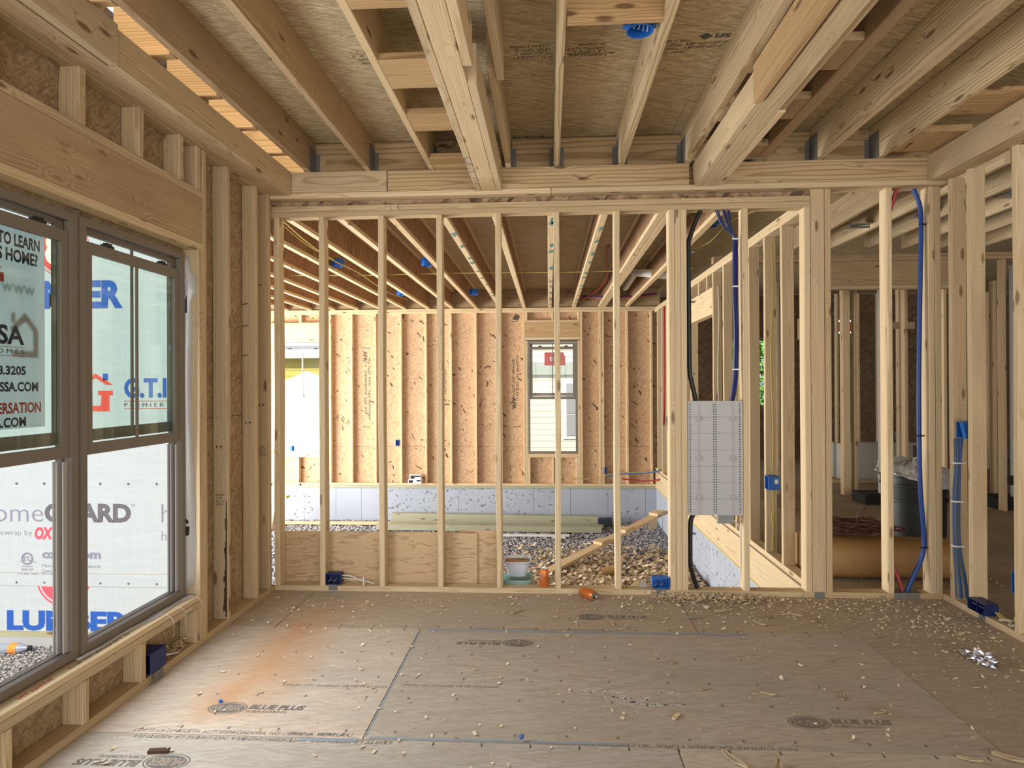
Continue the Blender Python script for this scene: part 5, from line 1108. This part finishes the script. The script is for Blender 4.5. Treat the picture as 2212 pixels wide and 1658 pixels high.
for k, (x, lab) in enumerate(((2.585, 'left'), (2.60, 'right'))):
    tube('wire', [(x, 3.67, .24), (x+.005, 3.69, .18), (x+.02, 3.75, .06), (x+.0, 3.80, .055), (x-.01, 3.85, .075)], .005, 'yellow', f'{lab} yellow cable looping from the bright blue box to the floor plate', 'cable')
o = MB().tube([(2.56, 3.80, .05), (2.60, 3.76, .06), (2.57, 3.73, .045), (2.61, 3.70, .055), (2.56, 3.69, .06)], .006, 8, 5).build('wire_curl', 'whitecable', smooth=True); tag(o, 'curled white wire end lying on the right wall floor plate', 'wire')
# ------------------------------------------------------------------ on and in the partition
pn = empty('wiring_panel', (1.12, 4.34, .915)); tag(pn, 'grey perforated wiring panel set between the partition studs', 'panel')
X0, X1, Z0, Z1, YF = .9225, 1.2815, .535, 1.292, 4.305
o = MB().box(X0, X1, YF, YF+.004, Z0, Z1).box(X0, X0+.004, YF+.004, 4.385, Z0, Z1).box(X1-.004, X1, YF+.004, 4.385, Z0, Z1).box(X0+.004, X1-.004, YF+.004, 4.385, Z1-.004, Z1).box(X0+.004, X1-.004, YF+.004, 4.385, Z0, Z0+.004)
o = o.build('cabinet', 'panel', origin=tuple(pn.location)); child_at(o, pn)
d = (X1-X0)
b = MB()
for u in (.20, .815): b.box(X0+d*u-.003, X0+d*u+.003, YF-.005, YF-.0002, Z0+.01, Z1-.01)
rb = b.build('rib', 'panel', origin=tuple(pn.location)); child_at(rb, pn)
b = MB()
for k in range(1, 7): b.box(X0+.004, X1-.004, YF-.0012, YF-.0002, Z0+(Z1-Z0)*k/7-.0012, Z0+(Z1-Z0)*k/7+.0012)
o = b.build('score_line', 'pipe', origin=tuple(pn.location)); child_at(o, pn)
for u in (.20, .815):
    for t in (.155, .50, .845):
        c = (X0+d*u, YF-.0052, Z0+(Z1-Z0)*t); o = MB().lathe([(0, .006), (.014, .006), (.019, .0)], 18, c, Matrix.Rotation(PI/2, 3, 'X')).build('boss', 'panel', origin=tuple(pn.location), smooth=True); child_at(o, pn)
        h = MB().lathe([(0, .0068), (.0035, .0066)], 10, c, Matrix.Rotation(PI/2, 3, 'X')).build('screw_hole', 'dark', origin=tuple(pn.location)); child_at(h, o)
hb = MB()
for u in (.045, .475, .515, .945):
    for k in range(44): hb.lathe([(0, .0006), (.0042, .0006)], 8, (X0+d*u, YF, Z0+.022+k*(Z1-Z0-.044)/43), Matrix.Rotation(PI/2, 3, 'X'))
o = hb.build('hole_pattern', 'dark', origin=tuple(pn.location)); child_at(o, pn); o['kind'] = 'stuff'; o['label'] = 'rows of small punched holes'
jb = MB().box(1.13, 1.235, 4.35, 4.39, .47, .534).build('junction_box', 'pipe'); tag(jb, 'small dark grey box fixed under the bottom of the wiring panel', 'box')
cj = clipped('conduit', [(1.02, 4.33, 2.56), (.99, 4.33, 2.50), (.955, 4.33, 2.40), (.938, 4.33, 2.30), (.940, 4.33, 1.9), (.942, 4.33, 1.52), (.955, 4.33, 1.42), (.985, 4.34, 1.293)], .0155, 'black', 'black corrugated conduit running down into the top of the wiring panel', [])
for z in (2.28, 1.95, 1.47):
    c = MB().box(.952, .974, 4.306, 4.316, z-.006, z+.008).build('strap', 'galv', origin=tuple(cj.location)); child_at(c, cj)
cj = clipped('conduit', [(.965, 4.34, .534), (.945, 4.335, .48), (.940, 4.33, .30), (.945, 4.33, .18), (.985, 4.335, .045)], .0155, 'black', 'black corrugated conduit running from the wiring panel down to the floor plate', [])
for z in (.41, .19):
    c = MB().box(.950, .972, 4.306, 4.316, z-.006, z+.008).build('strap', 'galv', origin=tuple(cj.location)); child_at(c, cj)
for k in range(9):
    tx = (1.115, 1.13, 1.165, 1.172, 1.18, 1.20, 1.205, 1.212, 1.14)[k]; q = (k % 3-1)*.0105; w = (k//3-1)*.010
    x = 1.248
    tube('data_cable', [(tx, 4.335+w, 2.562), (tx+(x-tx)*.35, 4.335+w, 2.46), (x-.006+q*.6, 4.335+w*.8, 2.385), (x+q, 4.335+w, 2.30), (x-.002+q, 4.335+w, 2.0), (x+.004+q, 4.335+w, 1.72), (x-.004+q, 4.335+w, 1.46), (x-.024+q, 4.335+w, 1.293)], .0052, 'navy', 'dark blue data cable in the bundle dropping into the wiring panel top', 'cable', 'dark blue cables above the wiring panel', 7)
for k, (z, dx) in enumerate(((2.365, 0), (2.05, 0), (1.50, -.005))):
    o = MB().box(1.222+dx, 1.272+dx, 4.306, 4.311, z-.004, z+.005).build('cable_tie', 'white'); tag(o, f'{["top", "middle", "lower"][k]} white tie around the dark blue cables above the wiring panel', 'cable tie', 'white ties of the dark blue bundle')
tube('wire', [(1.225, 4.345, .50), (1.262, 4.345, .46), (1.274, 4.35, .40), (1.276, 4.35, .18), (1.262, 4.345, .09), (1.20, 4.34, .045)], .0038, 'whitecable', 'thin white wire hanging from the box under the wiring panel', 'wire')
# cables on studs between garage and house
def run(xf, y, zt, zb, lab, mat, off=.05):
    return tube('wire', [(HX0+off, y-.008, zt), (HX0+off+.01, y-.008, zt-.35), (HX0+off-.006, y-.008, (zt+zb)/2), (HX0+off+.008, y-.008, zb+.3), (HX0+off, y-.008, zb)], .006, mat, lab, 'cable')
run(0, 5.312, 2.55, .70, 'yellow cable stapled down the second stud between garage and house, above the blue box', 'yellow')
run(0, 5.312, .60, .05, 'yellow cable below the blue box on the second stud between garage and house', 'yellow')
run(0, 6.13, 2.55, .10, 'yellow cable on the fourth stud between garage and house', 'yellow', .035); run(0, 6.13, 2.55, .10, 'blue cable on the fourth stud between garage and house', 'cableblue', .062)
run(0, 6.94, 2.45, .60, 'white cable on the last stud before the garage doorway', 'whitecable', .05)
bb = empty('outlet_box', (1.78, 5.30, .62)); tag(bb, 'bright blue electrical box with a white sticker on the second stud between garage and house', 'electrical box')
ebox(bb, 1.752, 1.84, 5.22, 5.304, .555, .665, '-X'); o = MB().box(1.752, 1.84, 5.216, 5.2195, .555, .665).build('side', 'blue', origin=tuple(bb.location)); child_at(o, bb)
o = MB().box(1.80, 1.828, 5.2148, 5.2158, .605, .640).build('sticker', 'white', origin=tuple(bb.location)); child_at(o, bb)
# low outlet boxes on the partition's floor plate
def lowbox(x0, x1, lab, mat):
    r = empty('outlet_box', ((x0+x1)/2, 4.33, .075)); tag(r, lab, 'electrical box'); ebox(r, x0, x1, 4.296, 4.36, .048, .118, '-Y', mat)
    o = MB().box((x0+x1)/2-.03, (x0+x1)/2+.03, 4.2925, 4.2955, .008, .046).build('bracket', 'galv', origin=tuple(r.location)); child_at(o, r)
    for k in range(4):
        o = MB().tube([(x0+.02+.02*k, 4.35, .08), (x0+.03+.018*k, 4.32, .075+.008*(k % 2)), (x0+.015+.02*k, 4.30, .065)], .0025, 6, 4).build('wire_end', 'black' if k % 2 else 'grey_cable', origin=tuple(r.location)); child_at(o, r)
    return r
lowbox(-1.530, -1.425, 'dark blue box on the floor plate right of the first free partition stud', 'navy'); lowbox(.684, .795, 'blue box on the floor plate left of the triple stud post', 'blue')
for k in range(2):
    tube('wire', [(-1.424, 4.33, .10-.02*k), (-1.36, 4.33, .095-.02*k), (-1.28, 4.335, .06+.01*k), (-1.20-.02*k, 4.34, .045)], .0042, 'whitecable', f'{["upper", "lower"][k]} white cable leading out of the dark blue low box', 'cable')
o = MB().box(-1.272, -1.262, 4.30, 4.312, .040, .10).build('plastic_tag', 'whitecable'); tag(o, 'small white tag on the cables by the dark blue low box', 'tag')
o = MB().poly([(.54, 4.37, .042), (.57, 4.37, .062), (.60, 4.37, .075), (.655, 4.37, .06), (.60, 4.37, .042)], .01, (0, -1, 0)).build('fabric_scrap', 'chipyellow'); tag(o, 'crumpled yellow piece on the floor plate left of the blue low box', 'scrap')
o = MB().poly([(.60, 4.345, .045), (.625, 4.345, .09), (.65, 4.345, .07), (.655, 4.345, .042)], .008, (0, -1, 0)).build('plastic_scrap', 'bag'); tag(o, 'clear plastic scrap on the floor plate beside the blue low box', 'scrap')
# plywood closing the foot of the partition
o = MB().box(-1.880, -.498, 4.392, 4.410, -.25, .386).build('plywood_sheet', 'plywood', origin=(-1.2, 4.40, .07)); tag(o, 'long plywood sheet closing the lower left part of the open partition', 'plywood')
o = MB().box(-.62, -.332, 4.4115, 4.4145, -.25, .398).build('plywood_sheet', 'plywood', origin=(-.47, 4.41, .07)); tag(o, 'short plywood piece behind the right end of the long sheet', 'plywood')
# cans, bowl, tray
def can(loc, rot, lab):
    r = empty('drink_can', loc); tag(r, lab, 'can', 'orange drink cans')
    Rm = rot; P = Vector(loc)
    o = MB().lathe([(.027, .0), (.033, .010), (.033, .105), (.027, .118)], 28, (0, 0, 0)).build('body', 'orange_can', origin=(0, 0, 0), smooth=True); o.parent = r
    t = MB().lathe([(.027, .118), (.0275, .1205), (.0255, .1205), (.0245, .116), (.0, .116)], 28).build('lid', 'alu', origin=(0, 0, 0), smooth=True); t.parent = r
    h = MB().add([(.010*math.cos(2*PI*k/16)+0, -.010+.007*math.sin(2*PI*k/16), .1163) for k in range(16)], [tuple(range(16))]).build('opening', 'dark', origin=(0, 0, 0), fix=False); h.parent = t
    b = MB().lathe([(0, .004), (.022, .003), (.026, .0)], 28).build('base', 'alu', origin=(0, 0, 0), smooth=True); b.parent = r
    # round blue badge and the dark lettering wrapped on the side
    def wrap(shape, mat, nm):
        bb = MB()
        for pts in shape: bb.add([(.0334*math.sin(u/.033), -.0334*math.cos(u/.033), z) for u, z in pts], [tuple(range(len(pts)))])
        q = bb.build(nm, mat, origin=(0, 0, 0), fix=False); q.parent = o
    wrap([[(-.016+.014*math.cos(2*PI*k/20)*1., .075+.020*math.sin(2*PI*k/20)) for k in range(20)]], 'ink_lav', 'badge')
    wrap([rect(.012, .026, .070, .076), rect(.012, .017, .060, .070), rect(.012, .028, .052, .058), rect(.024, .028, .040, .052), rect(.010, .028, .036, .041)], 'ink_black', 'lettering')
    wrap([rect(-.024, .024, .020, .023), rect(-.018, .018, .014, .0165)], 'white', 'small_print')
    r.rotation_euler = Rm; return r
can((-.037, 4.345, .0385), (0, 0, 0), 'orange drink can standing on the floor plate of the partition')
can((.215, 4.262, .0335), (math.radians(90), 0, math.radians(40)), 'orange drink can lying on the floor before the partition')
tr = MB().lathe([(.0, .004), (.085, .002), (.100, .020), (.103, .050), (.098, .050), (.094, .022), (.0, .010)], 40, (-.222, 4.475, .015), None, 5).build('plastic_tray', 'aqua', smooth=True); tag(tr, 'clear greenish plastic tub under the white bowl', 'tub')
sp_ = MB().box(-.33, -.11, 4.432, 4.56, -.022, .014).build('support_block', 'pine_pale', origin=(-.22, 4.5, -.02)); tag(sp_, 'wood block behind the floor plate carrying the greenish tub', 'block')
bw = MB().lathe([(.0, .068), (.055, .066), (.064, .075), (.088, .150), (.094, .168), (.097, .170), (.097, .176), (.090, .176), (.084, .15), (.060, .080), (.0, .076)], 40, (-.222, 4.475, .012), None, 5).build('plastic_bowl', 'bowl', smooth=True); tag(bw, 'white square plastic bowl with dirty contents behind the floor plate', 'bowl')
o = MB().lathe([(0, .160), (.082, .158)], 40, (-.222, 4.475, .012), None, 5).build('contents', 'pine_dark', origin=(-.222, 4.475, .08)); child_at(o, bw)
# ------------------------------------------------------------------ on the floor and the left plate
lb = empty('outlet_box', (-1.93, 2.93, .10)); tag(lb, 'dark blue box on the left wall plate under the big window', 'electrical box'); ebox(lb, -1.965, -1.868, 2.895, 3.02, .052, .145, '+X' if False else '-Y', 'navy')
o = MB().box(-1.866, -1.864, 2.92, 2.99, .006, .052).build('bracket', 'galv', origin=tuple(lb.location)); child_at(o, lb)
tube('wire', [(-1.90, 3.02, .09), (-1.88, 3.08, .075), (-1.89, 3.16, .05), (-1.91, 3.2, .045)], .004, 'whitecable', 'pale cable end beside the dark blue box on the left wall plate', 'cable')
o = shavings('wood_shavings', 130, lambda r: (r.uniform(-1.965, -1.90), r.uniform(3.06, 3.30), .0385+r.uniform(0, .03)), 'chips', .012, .035, 8); tag(o, 'small heap of shavings on the left wall plate beside the dark blue box', 'wood shavings', kind='stuff')
def fsh(r):
    while True:
        x, y = r.uniform(-1.84, 2.5), r.uniform(2.2, 4.28)
        w = math.exp(-((y-4.2)/.30)**2)*(.15 + max(0, x+.2)*.55) + math.exp(-((x-2.35)/.35)**2)*math.exp(-((y-3.7)/.6)**2)*.7 + .035 + .05*math.exp(-((x+1.3)/.5)**2)*math.exp(-((y-3.7)/.5)**2)
        if r.random() < w: return x, y, .0005
o = shavings('wood_shavings', 2600, fsh, 'chips', .007, .028, 6); tag(o, 'scattered wood shavings and sawdust flakes over the room floor', 'wood shavings', kind='stuff')
o = shavings('wood_shavings', 900, lambda r: (r.triangular(.60, 1.55, 1.0), 4.28-abs(r.gauss(0, .07)), .001+r.uniform(0, .025)), 'chips', .012, .04, 16); tag(o, 'heaped shavings on the floor along the partition below the wiring panel', 'wood shavings', kind='stuff')
o = shavings('wood_shavings', 500, lambda r: (r.uniform(1.95, 3.2), r.uniform(4.45, 6.5), .001), 'chips', .01, .03, 19); tag(o, 'sparse shavings on the floor of the room beyond the opening', 'wood shavings', kind='stuff')
def flake(x, y, s, rz, lab, cat='wood chip', mat='leafchip', up=.5):
    b = MB(); v = []; f = []; n = 8; m = 4; rg = random.Random(int(x*1000+y*77))
    for i in range(n+1):
        t = i/n-.5; w = .45*s*math.cos(t*2.6)**.8*(1+rg.uniform(-.12, .12))
        for k in range(m+1):
            q = k/m-.5; v.append((t*s*1.6, q*w, .002+up*s*(abs(q)*abs(q)*1.6+max(0, t)*t*1.2)+rg.uniform(0, .03)*s))
    for i in range(n): f += [(i*(m+1)+k, i*(m+1)+k+1, (i+1)*(m+1)+k+1, (i+1)*(m+1)+k) for k in range(m)]
    a = math.cos(rz), math.sin(rz); v = [(x+p[0]*a[0]-p[1]*a[1], y+p[0]*a[1]+p[1]*a[0], p[2]) for p in v]
    o = b.add(v, f).build('wood_flake', mat, smooth=True); o.modifiers.new('t', 'SOLIDIFY').thickness = .002; return tag(o, lab, cat, 'larger wood chips on the floor')
for x, y, s, rz, lab in ((-.205, 3.94, .055, .9, 'curled brown chip on the floor in the middle, well before the partition'), (.36, 3.78, .045, 1.9, 'curled chip on the floor just right of the faint oval print'), (.42, 3.70, .03, .4, 'small dark edged chip on the floor near the faint oval print'),
        (.68, 2.41, .07, 2.2, 'curled chip at the front edge of the floor, left of the other front chips'), (.82, 2.36, .07, 1.2, 'second curled chip at the front edge of the floor'), (.90, 2.33, .06, -.3, 'flat chip leaning on the second front chip'), (1.11, 2.345, .06, 0, 'split pale chip at the front edge of the floor'), (1.08, 2.30, .07, .2, 'large flat chip at the very front edge of the floor'),
        (1.55, 2.46, .05, -.5, 'thin curled chip toward the right front of the floor'), (1.70, 2.47, .07, -.7, 'wedge shaped chip at the right floor joint near the front'), (1.63, 2.33, .10, .4, 'long curved sliver at the right front of the floor'),
        (.70, 2.98, .03, .5, 'small pale chip lying on the floor left of the crumpled foil'), (.98, 2.94, .04, -.5, 'leaf shaped pale chip in the middle right of the floor'), (1.30, 2.93, .035, 1.2, 'small curled chip right of the leaf shaped chip'), (1.40, 2.80, .04, .3, 'curled chip left of the long right floor joint'), (.62, 3.26, .03, 1.0, 'tiny upright chip in the middle of the floor')):
    flake(x, y, s, rz, lab)
for k in range(5):
    x, y = ((1.05, 4.0), (1.30, 3.92), (1.48, 3.96), (1.56, 3.86), (1.22, 3.80))[k]
    flake(x, y, .05+.01*(k % 2), k*1.3, f'{["leftmost", "second", "third", "fourth", "frontmost"][k]} chip in the loose row on the floor before the tall post')
o = MB().obox((.53, 2.73, .006), (.7, 1, 0), (-1, .7, 0), (0, 0, 1), .028, .007, .004).build('wood_stick', 'pine_pale'); tag(o, 'short square stick lying on the floor right of the white powder', 'stick')
o = MB().obox((-1.50, 2.375, .006), (1, .12, 0), (-.12, 1, 0), (0, 0, 1), .038, .012, .005).build('wood_stick', 'bark'); tag(o, 'dark brown flat stick on the floor near the left front print', 'stick')
o = MB().lathe([(0, .0), (.009, .0), (.010, .012), (.004, .018), (0, .018)], 12, (-.12, 2.515, .001), Matrix.Rotation(1.2, 3, 'Y')).build('wire_nut', 'cableblue', smooth=True); o.location.z = .008; tag(o, 'small pale blue plug lying at the floor joint', 'plug')
o = MB().lathe([(0, .0), (.008, .0), (.008, .008), (0, .008)], 12, (-1.462, 2.765, .001)).build('wire_nut', 'blue', smooth=True); tag(o, 'tiny blue cap lying at the oval print on the left of the floor', 'plug')
def foil():
    bm = bmesh.new(); bmesh.ops.create_icosphere(bm, subdivisions=3, radius=1); rg = random.Random(4)
    for v in bm.verts:
        r = 1+rg.uniform(-.42, .30); v.co = Vector((v.co.x*.085*r, v.co.y*.034*r, max(-.026, v.co.z*.034*r)))
    me = bpy.data.meshes.new('foil_ball'); bm.to_mesh(me); bm.free(); o = link('foil_ball', me, 'foil', None, (2.155, 3.33, .030), (0, 0, -1.15)); return o
tag(foil(), 'crumpled piece of shiny foil on the floor at the right', 'foil')
o = MB().poly([(.80, 3.88, .002), (.86, 3.87, .006), (.90, 3.885, .004), (.93, 3.90, .03), (.91, 3.905, .004), (.84, 3.905, .003)], .001, (0, 0, 1)).build('plastic_scrap', 'bag'); tag(o, 'flat clear plastic scrap on the floor before the wiring panel', 'scrap')
# floor print
FX_, FY_ = (1, 0, 0), (0, 1, 0)
def oval(cx_, cy_, w, h, mat, rot=False, word='HUBER'):
    r = (-1, 0, 0) if rot else FX_; u = (0, -1, 0) if rot else FY_; o = (cx_, cy_, 0)
    flat([ell(0, 0, w*.43, h*.40)], o, r, u, mat, floor, 'floor_stamp', lift=.0005); flat(ring_pts(0, 0, w/2, h/2, .93), o, r, u, mat, floor, 'floor_stamp', lift=.0005)
    bg = 'stamp_gap'; M.setdefault(bg, plain(bg, (.33, .27, .20), .8)) 
    oo = Vector(o) + Vector(r)*(-w*.37) + Vector(u)*(-h*.23)
    text(word, w*.74, h*.46, tuple(oo), r, u, bg, floor, name='floor_lettering', bold=.02, shear=.1, lift=.0009)
def brand(x, y, w, mat, rot=False):
    r = (-1, 0, 0) if rot else FX_; u = (0, -1, 0) if rot else FY_; s = -1 if rot else 1
    ow = w*.40; oval(x+s*ow/2, y, ow, .105*w/.43, mat, rot)
    text('BLUE PLUS', w*.57, .040*w/.43, (x+s*w*.415, y-s*.005, 0), r, u, mat, floor, name='floor_lettering', bold=.04, shear=.18, lift=.0006)
    text('SUBFLOORING', w*.42, .018*w/.43, (x+s*w*.415, y-s*.033*w/.43, 0), r, u, mat, floor, name='floor_lettering', bold=.01, lift=.0006)
brand(-1.490, 2.715, .43, 'ink_floor'); brand(-1.345, 2.315, .44, 'ink_floor', True); brand(-.086, 3.475, .43, 'ink_floor', True); brand(.165, 3.885, .43, 'ink_floor'); brand(.985, 2.712, .43, 'ink_faint')
def line(body, x, y, w, h, mat='ink_faint', rot=False, shear=.25):
    r = (-1, 0, 0) if rot else FX_; u = (0, -1, 0) if rot else FY_
    text(body, w, h, (x, y, 0), r, u, mat, floor, name='floor_lettering', shear=shear, lift=.0006)
line('SEPARE LOS PANELES 1/8 DE PULGADA', -1.256, 2.930, .50, .020); line('SEPARE LOS PANELES 1/8 DE PULGADA', -.70, 2.955, .46, .018)
line('CORTE LA LENGUETA AUTOESPACIADORA. NO CIERRE LA ABERTURA.', -1.70, 2.515, .90, .022); line('03/23-2   00742   2   1', -1.05, 2.522, .26, .018)
line('CORTE LA LENGUETA AUTOESPACIADORA. NO CIERRE LA ABERTURA', -.62, 2.492, 1.05, .022, rot=True)
line('NO CIERRE LA ABERTURA  AUTOESPACIADORA', .95, 2.520, 1.0, .02, rot=True); line('CORTE LA LENGUETA AUTOESPACIADORA', -.45, 3.664, .85, .016); line('NO CIERRE LA ABERTURA', .45, 3.645, .5, .016, rot=True)
dots = []
for y in (2.83, 3.03, 3.30, 2.55):
    for x in np.arange(-1.55, 1.6, .23): dots.append(rect(x+.03*math.sin(x*9+y), x+.03*math.sin(x*9+y)+.010, y, y+.018))
for i in range(0): pass
flat(dots, (0, 0, 0), FX_, FY_, 'ink_faint', floor, 'floor_stamp', lift=.0005)
tk = []
for y in (2.47, 3.632, 3.675):
    for x in np.arange(-1.6, 1.9, .19): tk.append(rect(x, x+.006, y, y+.024))
flat(tk, (0, 0, 0), FX_, FY_, 'ink_stamp', floor, 'floor_stamp', lift=.0005)
rg = random.Random(3); ck = []
for cx_, cy_, n, sp1, sp2 in ((.20, 2.94, 26, .06, .010), (.30, 2.885, 30, .05, .012), (.36, 2.845, 20, .03, .010), (.42, 2.865, 22, .02, .02), (.50, 2.83, 26, .06, .006), (.55, 2.95, 10, .03, .01), (.17, 2.90, 8, .05, .02)):
    for _ in range(n):
        x, y, s = cx_+rg.gauss(0, sp1), cy_+rg.gauss(0, sp2), rg.uniform(.002, .007); ck.append(ell(x, y, s*1.6, s, 7))
flat(ck, (0, 0, 0), FX_, FY_, 'chalk', floor, 'powder_smear', lift=.0007)
# ------------------------------------------------------------------ outside the far windows
hs = empty('house', (-3, 18, -.5)); tag(hs, 'neighbouring house with pale siding seen through the far garage windows', 'house')
b = MB()
for k in range(26): b.add([(-3.4, 18-.02, -.5+k*.17), (5.2, 18-.02, -.5+k*.17), (5.2, 18, -.5+(k+1)*.17), (-3.4, 18, -.5+(k+1)*.17)], [(0, 1, 2, 3)])
o = b.build('wall', 'siding_cream', origin=(-3, 18, -.5), fix=False); child_at(o, hs)
b = MB()
for k in range(17): b.add([(-12, 18-.02, -.5+k*.17), (-3.41, 18-.02, -.5+k*.17), (-3.41, 18, -.5+(k+1)*.17), (-12, 18, -.5+(k+1)*.17)], [(0, 1, 2, 3)])
o = b.build('wall', 'siding_yellow', origin=(-3, 18, -.5), fix=False); child_at(o, hs)
o = MB().box(-12, -3.42, 17.6, 17.66, 2.20, 2.42).build('fascia', 'white', origin=(-3, 18, -.5)); child_at(o, hs)
o = MB().add([(-12, 17.58, 2.42), (-3.42, 17.58, 2.42), (-3.42, 21.5, 4.7), (-12, 21.5, 4.7)], [(0, 1, 2, 3)]).build('roof', 'roof', origin=(-3, 18, -.5), fix=False); child_at(o, hs)
o = MB().poly([(-9.0, 17.9, -.5), (-6.0, 17.9, -.5), (-6.0, 17.9, 1.2), (-6.3, 17.9, 1.62), (-6.9, 17.9, 1.85), (-7.6, 17.9, 1.55), (-8.0, 17.9, 1.2), (-9.0, 17.9, .9)], .06, (0, 1, 0)).build('awning', 'white', origin=(-3, 18, -.5)); child_at(o, hs)
o = MB().box(-.6, 1.6, 17.86, 17.96, 1.70, 2.05).build('band', 'greenband', origin=(-3, 18, -.5)); child_at(o, hs)
hw = MB().box(.42, 1.6, 17.93, 17.97, -.1, 1.55).build('house_window', 'white', origin=(-3, 18, -.5)); child_at(hw, hs)
o = MB().box(.50, .80, 17.90, 17.92, .62, 1.45).box(.84, 1.5, 17.90, 17.92, .62, 1.45).box(.50, .80, 17.90, 17.92, .0, .58).box(.84, 1.5, 17.90, 17.92, .0, .58).build('glazing', 'roof', origin=(-3, 18, -.5)); child_at(o, hw)
lm = empty('wall_lamp', (-5.9, 17.5, 1.9)); tag(lm, 'curved gooseneck lamp on the yellow house wall, through the far left garage window', 'lamp')
o = MB().tube([(-5.9, 17.95, 1.85), (-5.9, 17.6, 2.10), (-5.85, 17.4, 2.08), (-5.8, 17.3, 1.9)], .025, 8, 6).build('arm', 'black', origin=(-5.9, 17.5, 1.9)); child_at(o, lm)
o = MB().lathe([(.05, 1.9), (.22, 1.80), (.2, 1.79), (.04, 1.88)], 16, (-5.8, 17.3, -.02)).build('shade', 'black', origin=(-5.9, 17.5, 1.9)); child_at(o, lm)
pp = MB().poly([(-.065, 10.722, 1.735), (.285, 10.722, 1.735), (.285, 10.722, 1.87), (.25, 10.722, 1.955), (-.065, 10.722, 1.955)], .002, (0, 1, 0)).build('red_poster', 'redposter'); tag(pp, 'red notice taped inside the glass of the far garage window', 'poster')
flat([rect(.03, .05, 1.81, 1.88), rect(.06, .08, 1.81, 1.88), rect(.10, .13, 1.81, 1.88)], (0, 10.722, 0), (1, 0, 0), (0, 0, 1), 'white', pp, 'printed_mark'); flat([rect(-.055, .02, 1.925, 1.94), rect(-.055, -.005, 1.76, 1.775), rect(-.055, .05, 1.90, 1.905)], (0, 10.722, 0), (1, 0, 0), (0, 0, 1), 'ink_red', pp, 'printed_mark')
o = MB().lathe([(0, 0), (.033, 0), (.033, .12), (0, .12)], 16, (-4.40, 10.745, .262)).build('drink_can', 'blue', smooth=True); tag(o, 'blue can standing on the sill of the far left garage window', 'can')
nbx = empty('nail_box', (-2.24, 10.66, -.24)); tag(nbx, 'white and black cardboard box standing on the far garage bottom plate', 'box')
o = MB().box(-2.36, -2.14, 10.62, 10.699, -.2395, -.165).box(-2.34, -2.15, 10.63, 10.699, -.164, -.085).build('carton', 'white', origin=(-2.24, 10.66, -.24)); child_at(o, nbx)
flat([rect(-2.32, -2.26, -.155, -.10), rect(-2.25, -2.16, -.125, -.10), rect(-2.35, -2.28, -.225, -.18), rect(-2.22, -2.15, -.20, -.175)], (0, 10.619, 0), (1, 0, 0), (0, 0, 1), 'ink_black', nbx, 'printed_mark', lift=.0015)
for x, z, lab in ((-2.52, .44, 'small blue outlet box on a stud of the far garage wall, left half'), (.935, -.02, 'small blue outlet box low on the far garage wall right of the poster window')):
    ob = empty('outlet_box', (x, 10.70, z)); tag(ob, lab, 'electrical box'); ebox(ob, x-.035, x+.035 if x > 0 else x, 10.695, 10.76, z-.05, z+.05) if x > 0 else ebox(ob, x-.07, x-.001, 10.695, 10.76, z-.05, z+.05)
def bush(name, c, r, n, seed, lab):
    rg = np.random.default_rng(seed); P = rg.normal(0, 1, (n, 3)); P /= np.linalg.norm(P, axis=1)[:, None]; P *= (rg.uniform(.6, 1, (n, 1))*np.array(r)); P += np.array(c)
    a = rg.normal(0, 1, (n, 3)); a /= np.linalg.norm(a, axis=1)[:, None]; b_ = np.cross(a, rg.normal(0, 1, (n, 3))); b_ /= np.linalg.norm(b_, axis=1)[:, None]
    s = .09; V = np.stack([P-a*s, P+b_*s*.5, P+a*s, P-b_*s*.5], 1).reshape(-1, 3)
    me = bpy.data.meshes.new(name); me.from_pydata(V.tolist(), [], [(4*i, 4*i+1, 4*i+2, 4*i+3) for i in range(n)]); o = link(name, me, 'foliage'); tag(o, lab, 'shrub')
bush('leafy_shrub', (5.0, 16.5, 1.2), (1.4, .8, 2.0), 5000, 3, 'green leafy shrub outside the back window of the house')
struct(MB().box(-30, 30, 10.92, 50, -.75, -.6).build('ground_back', 'ground', origin=(0, 20, -.6)))
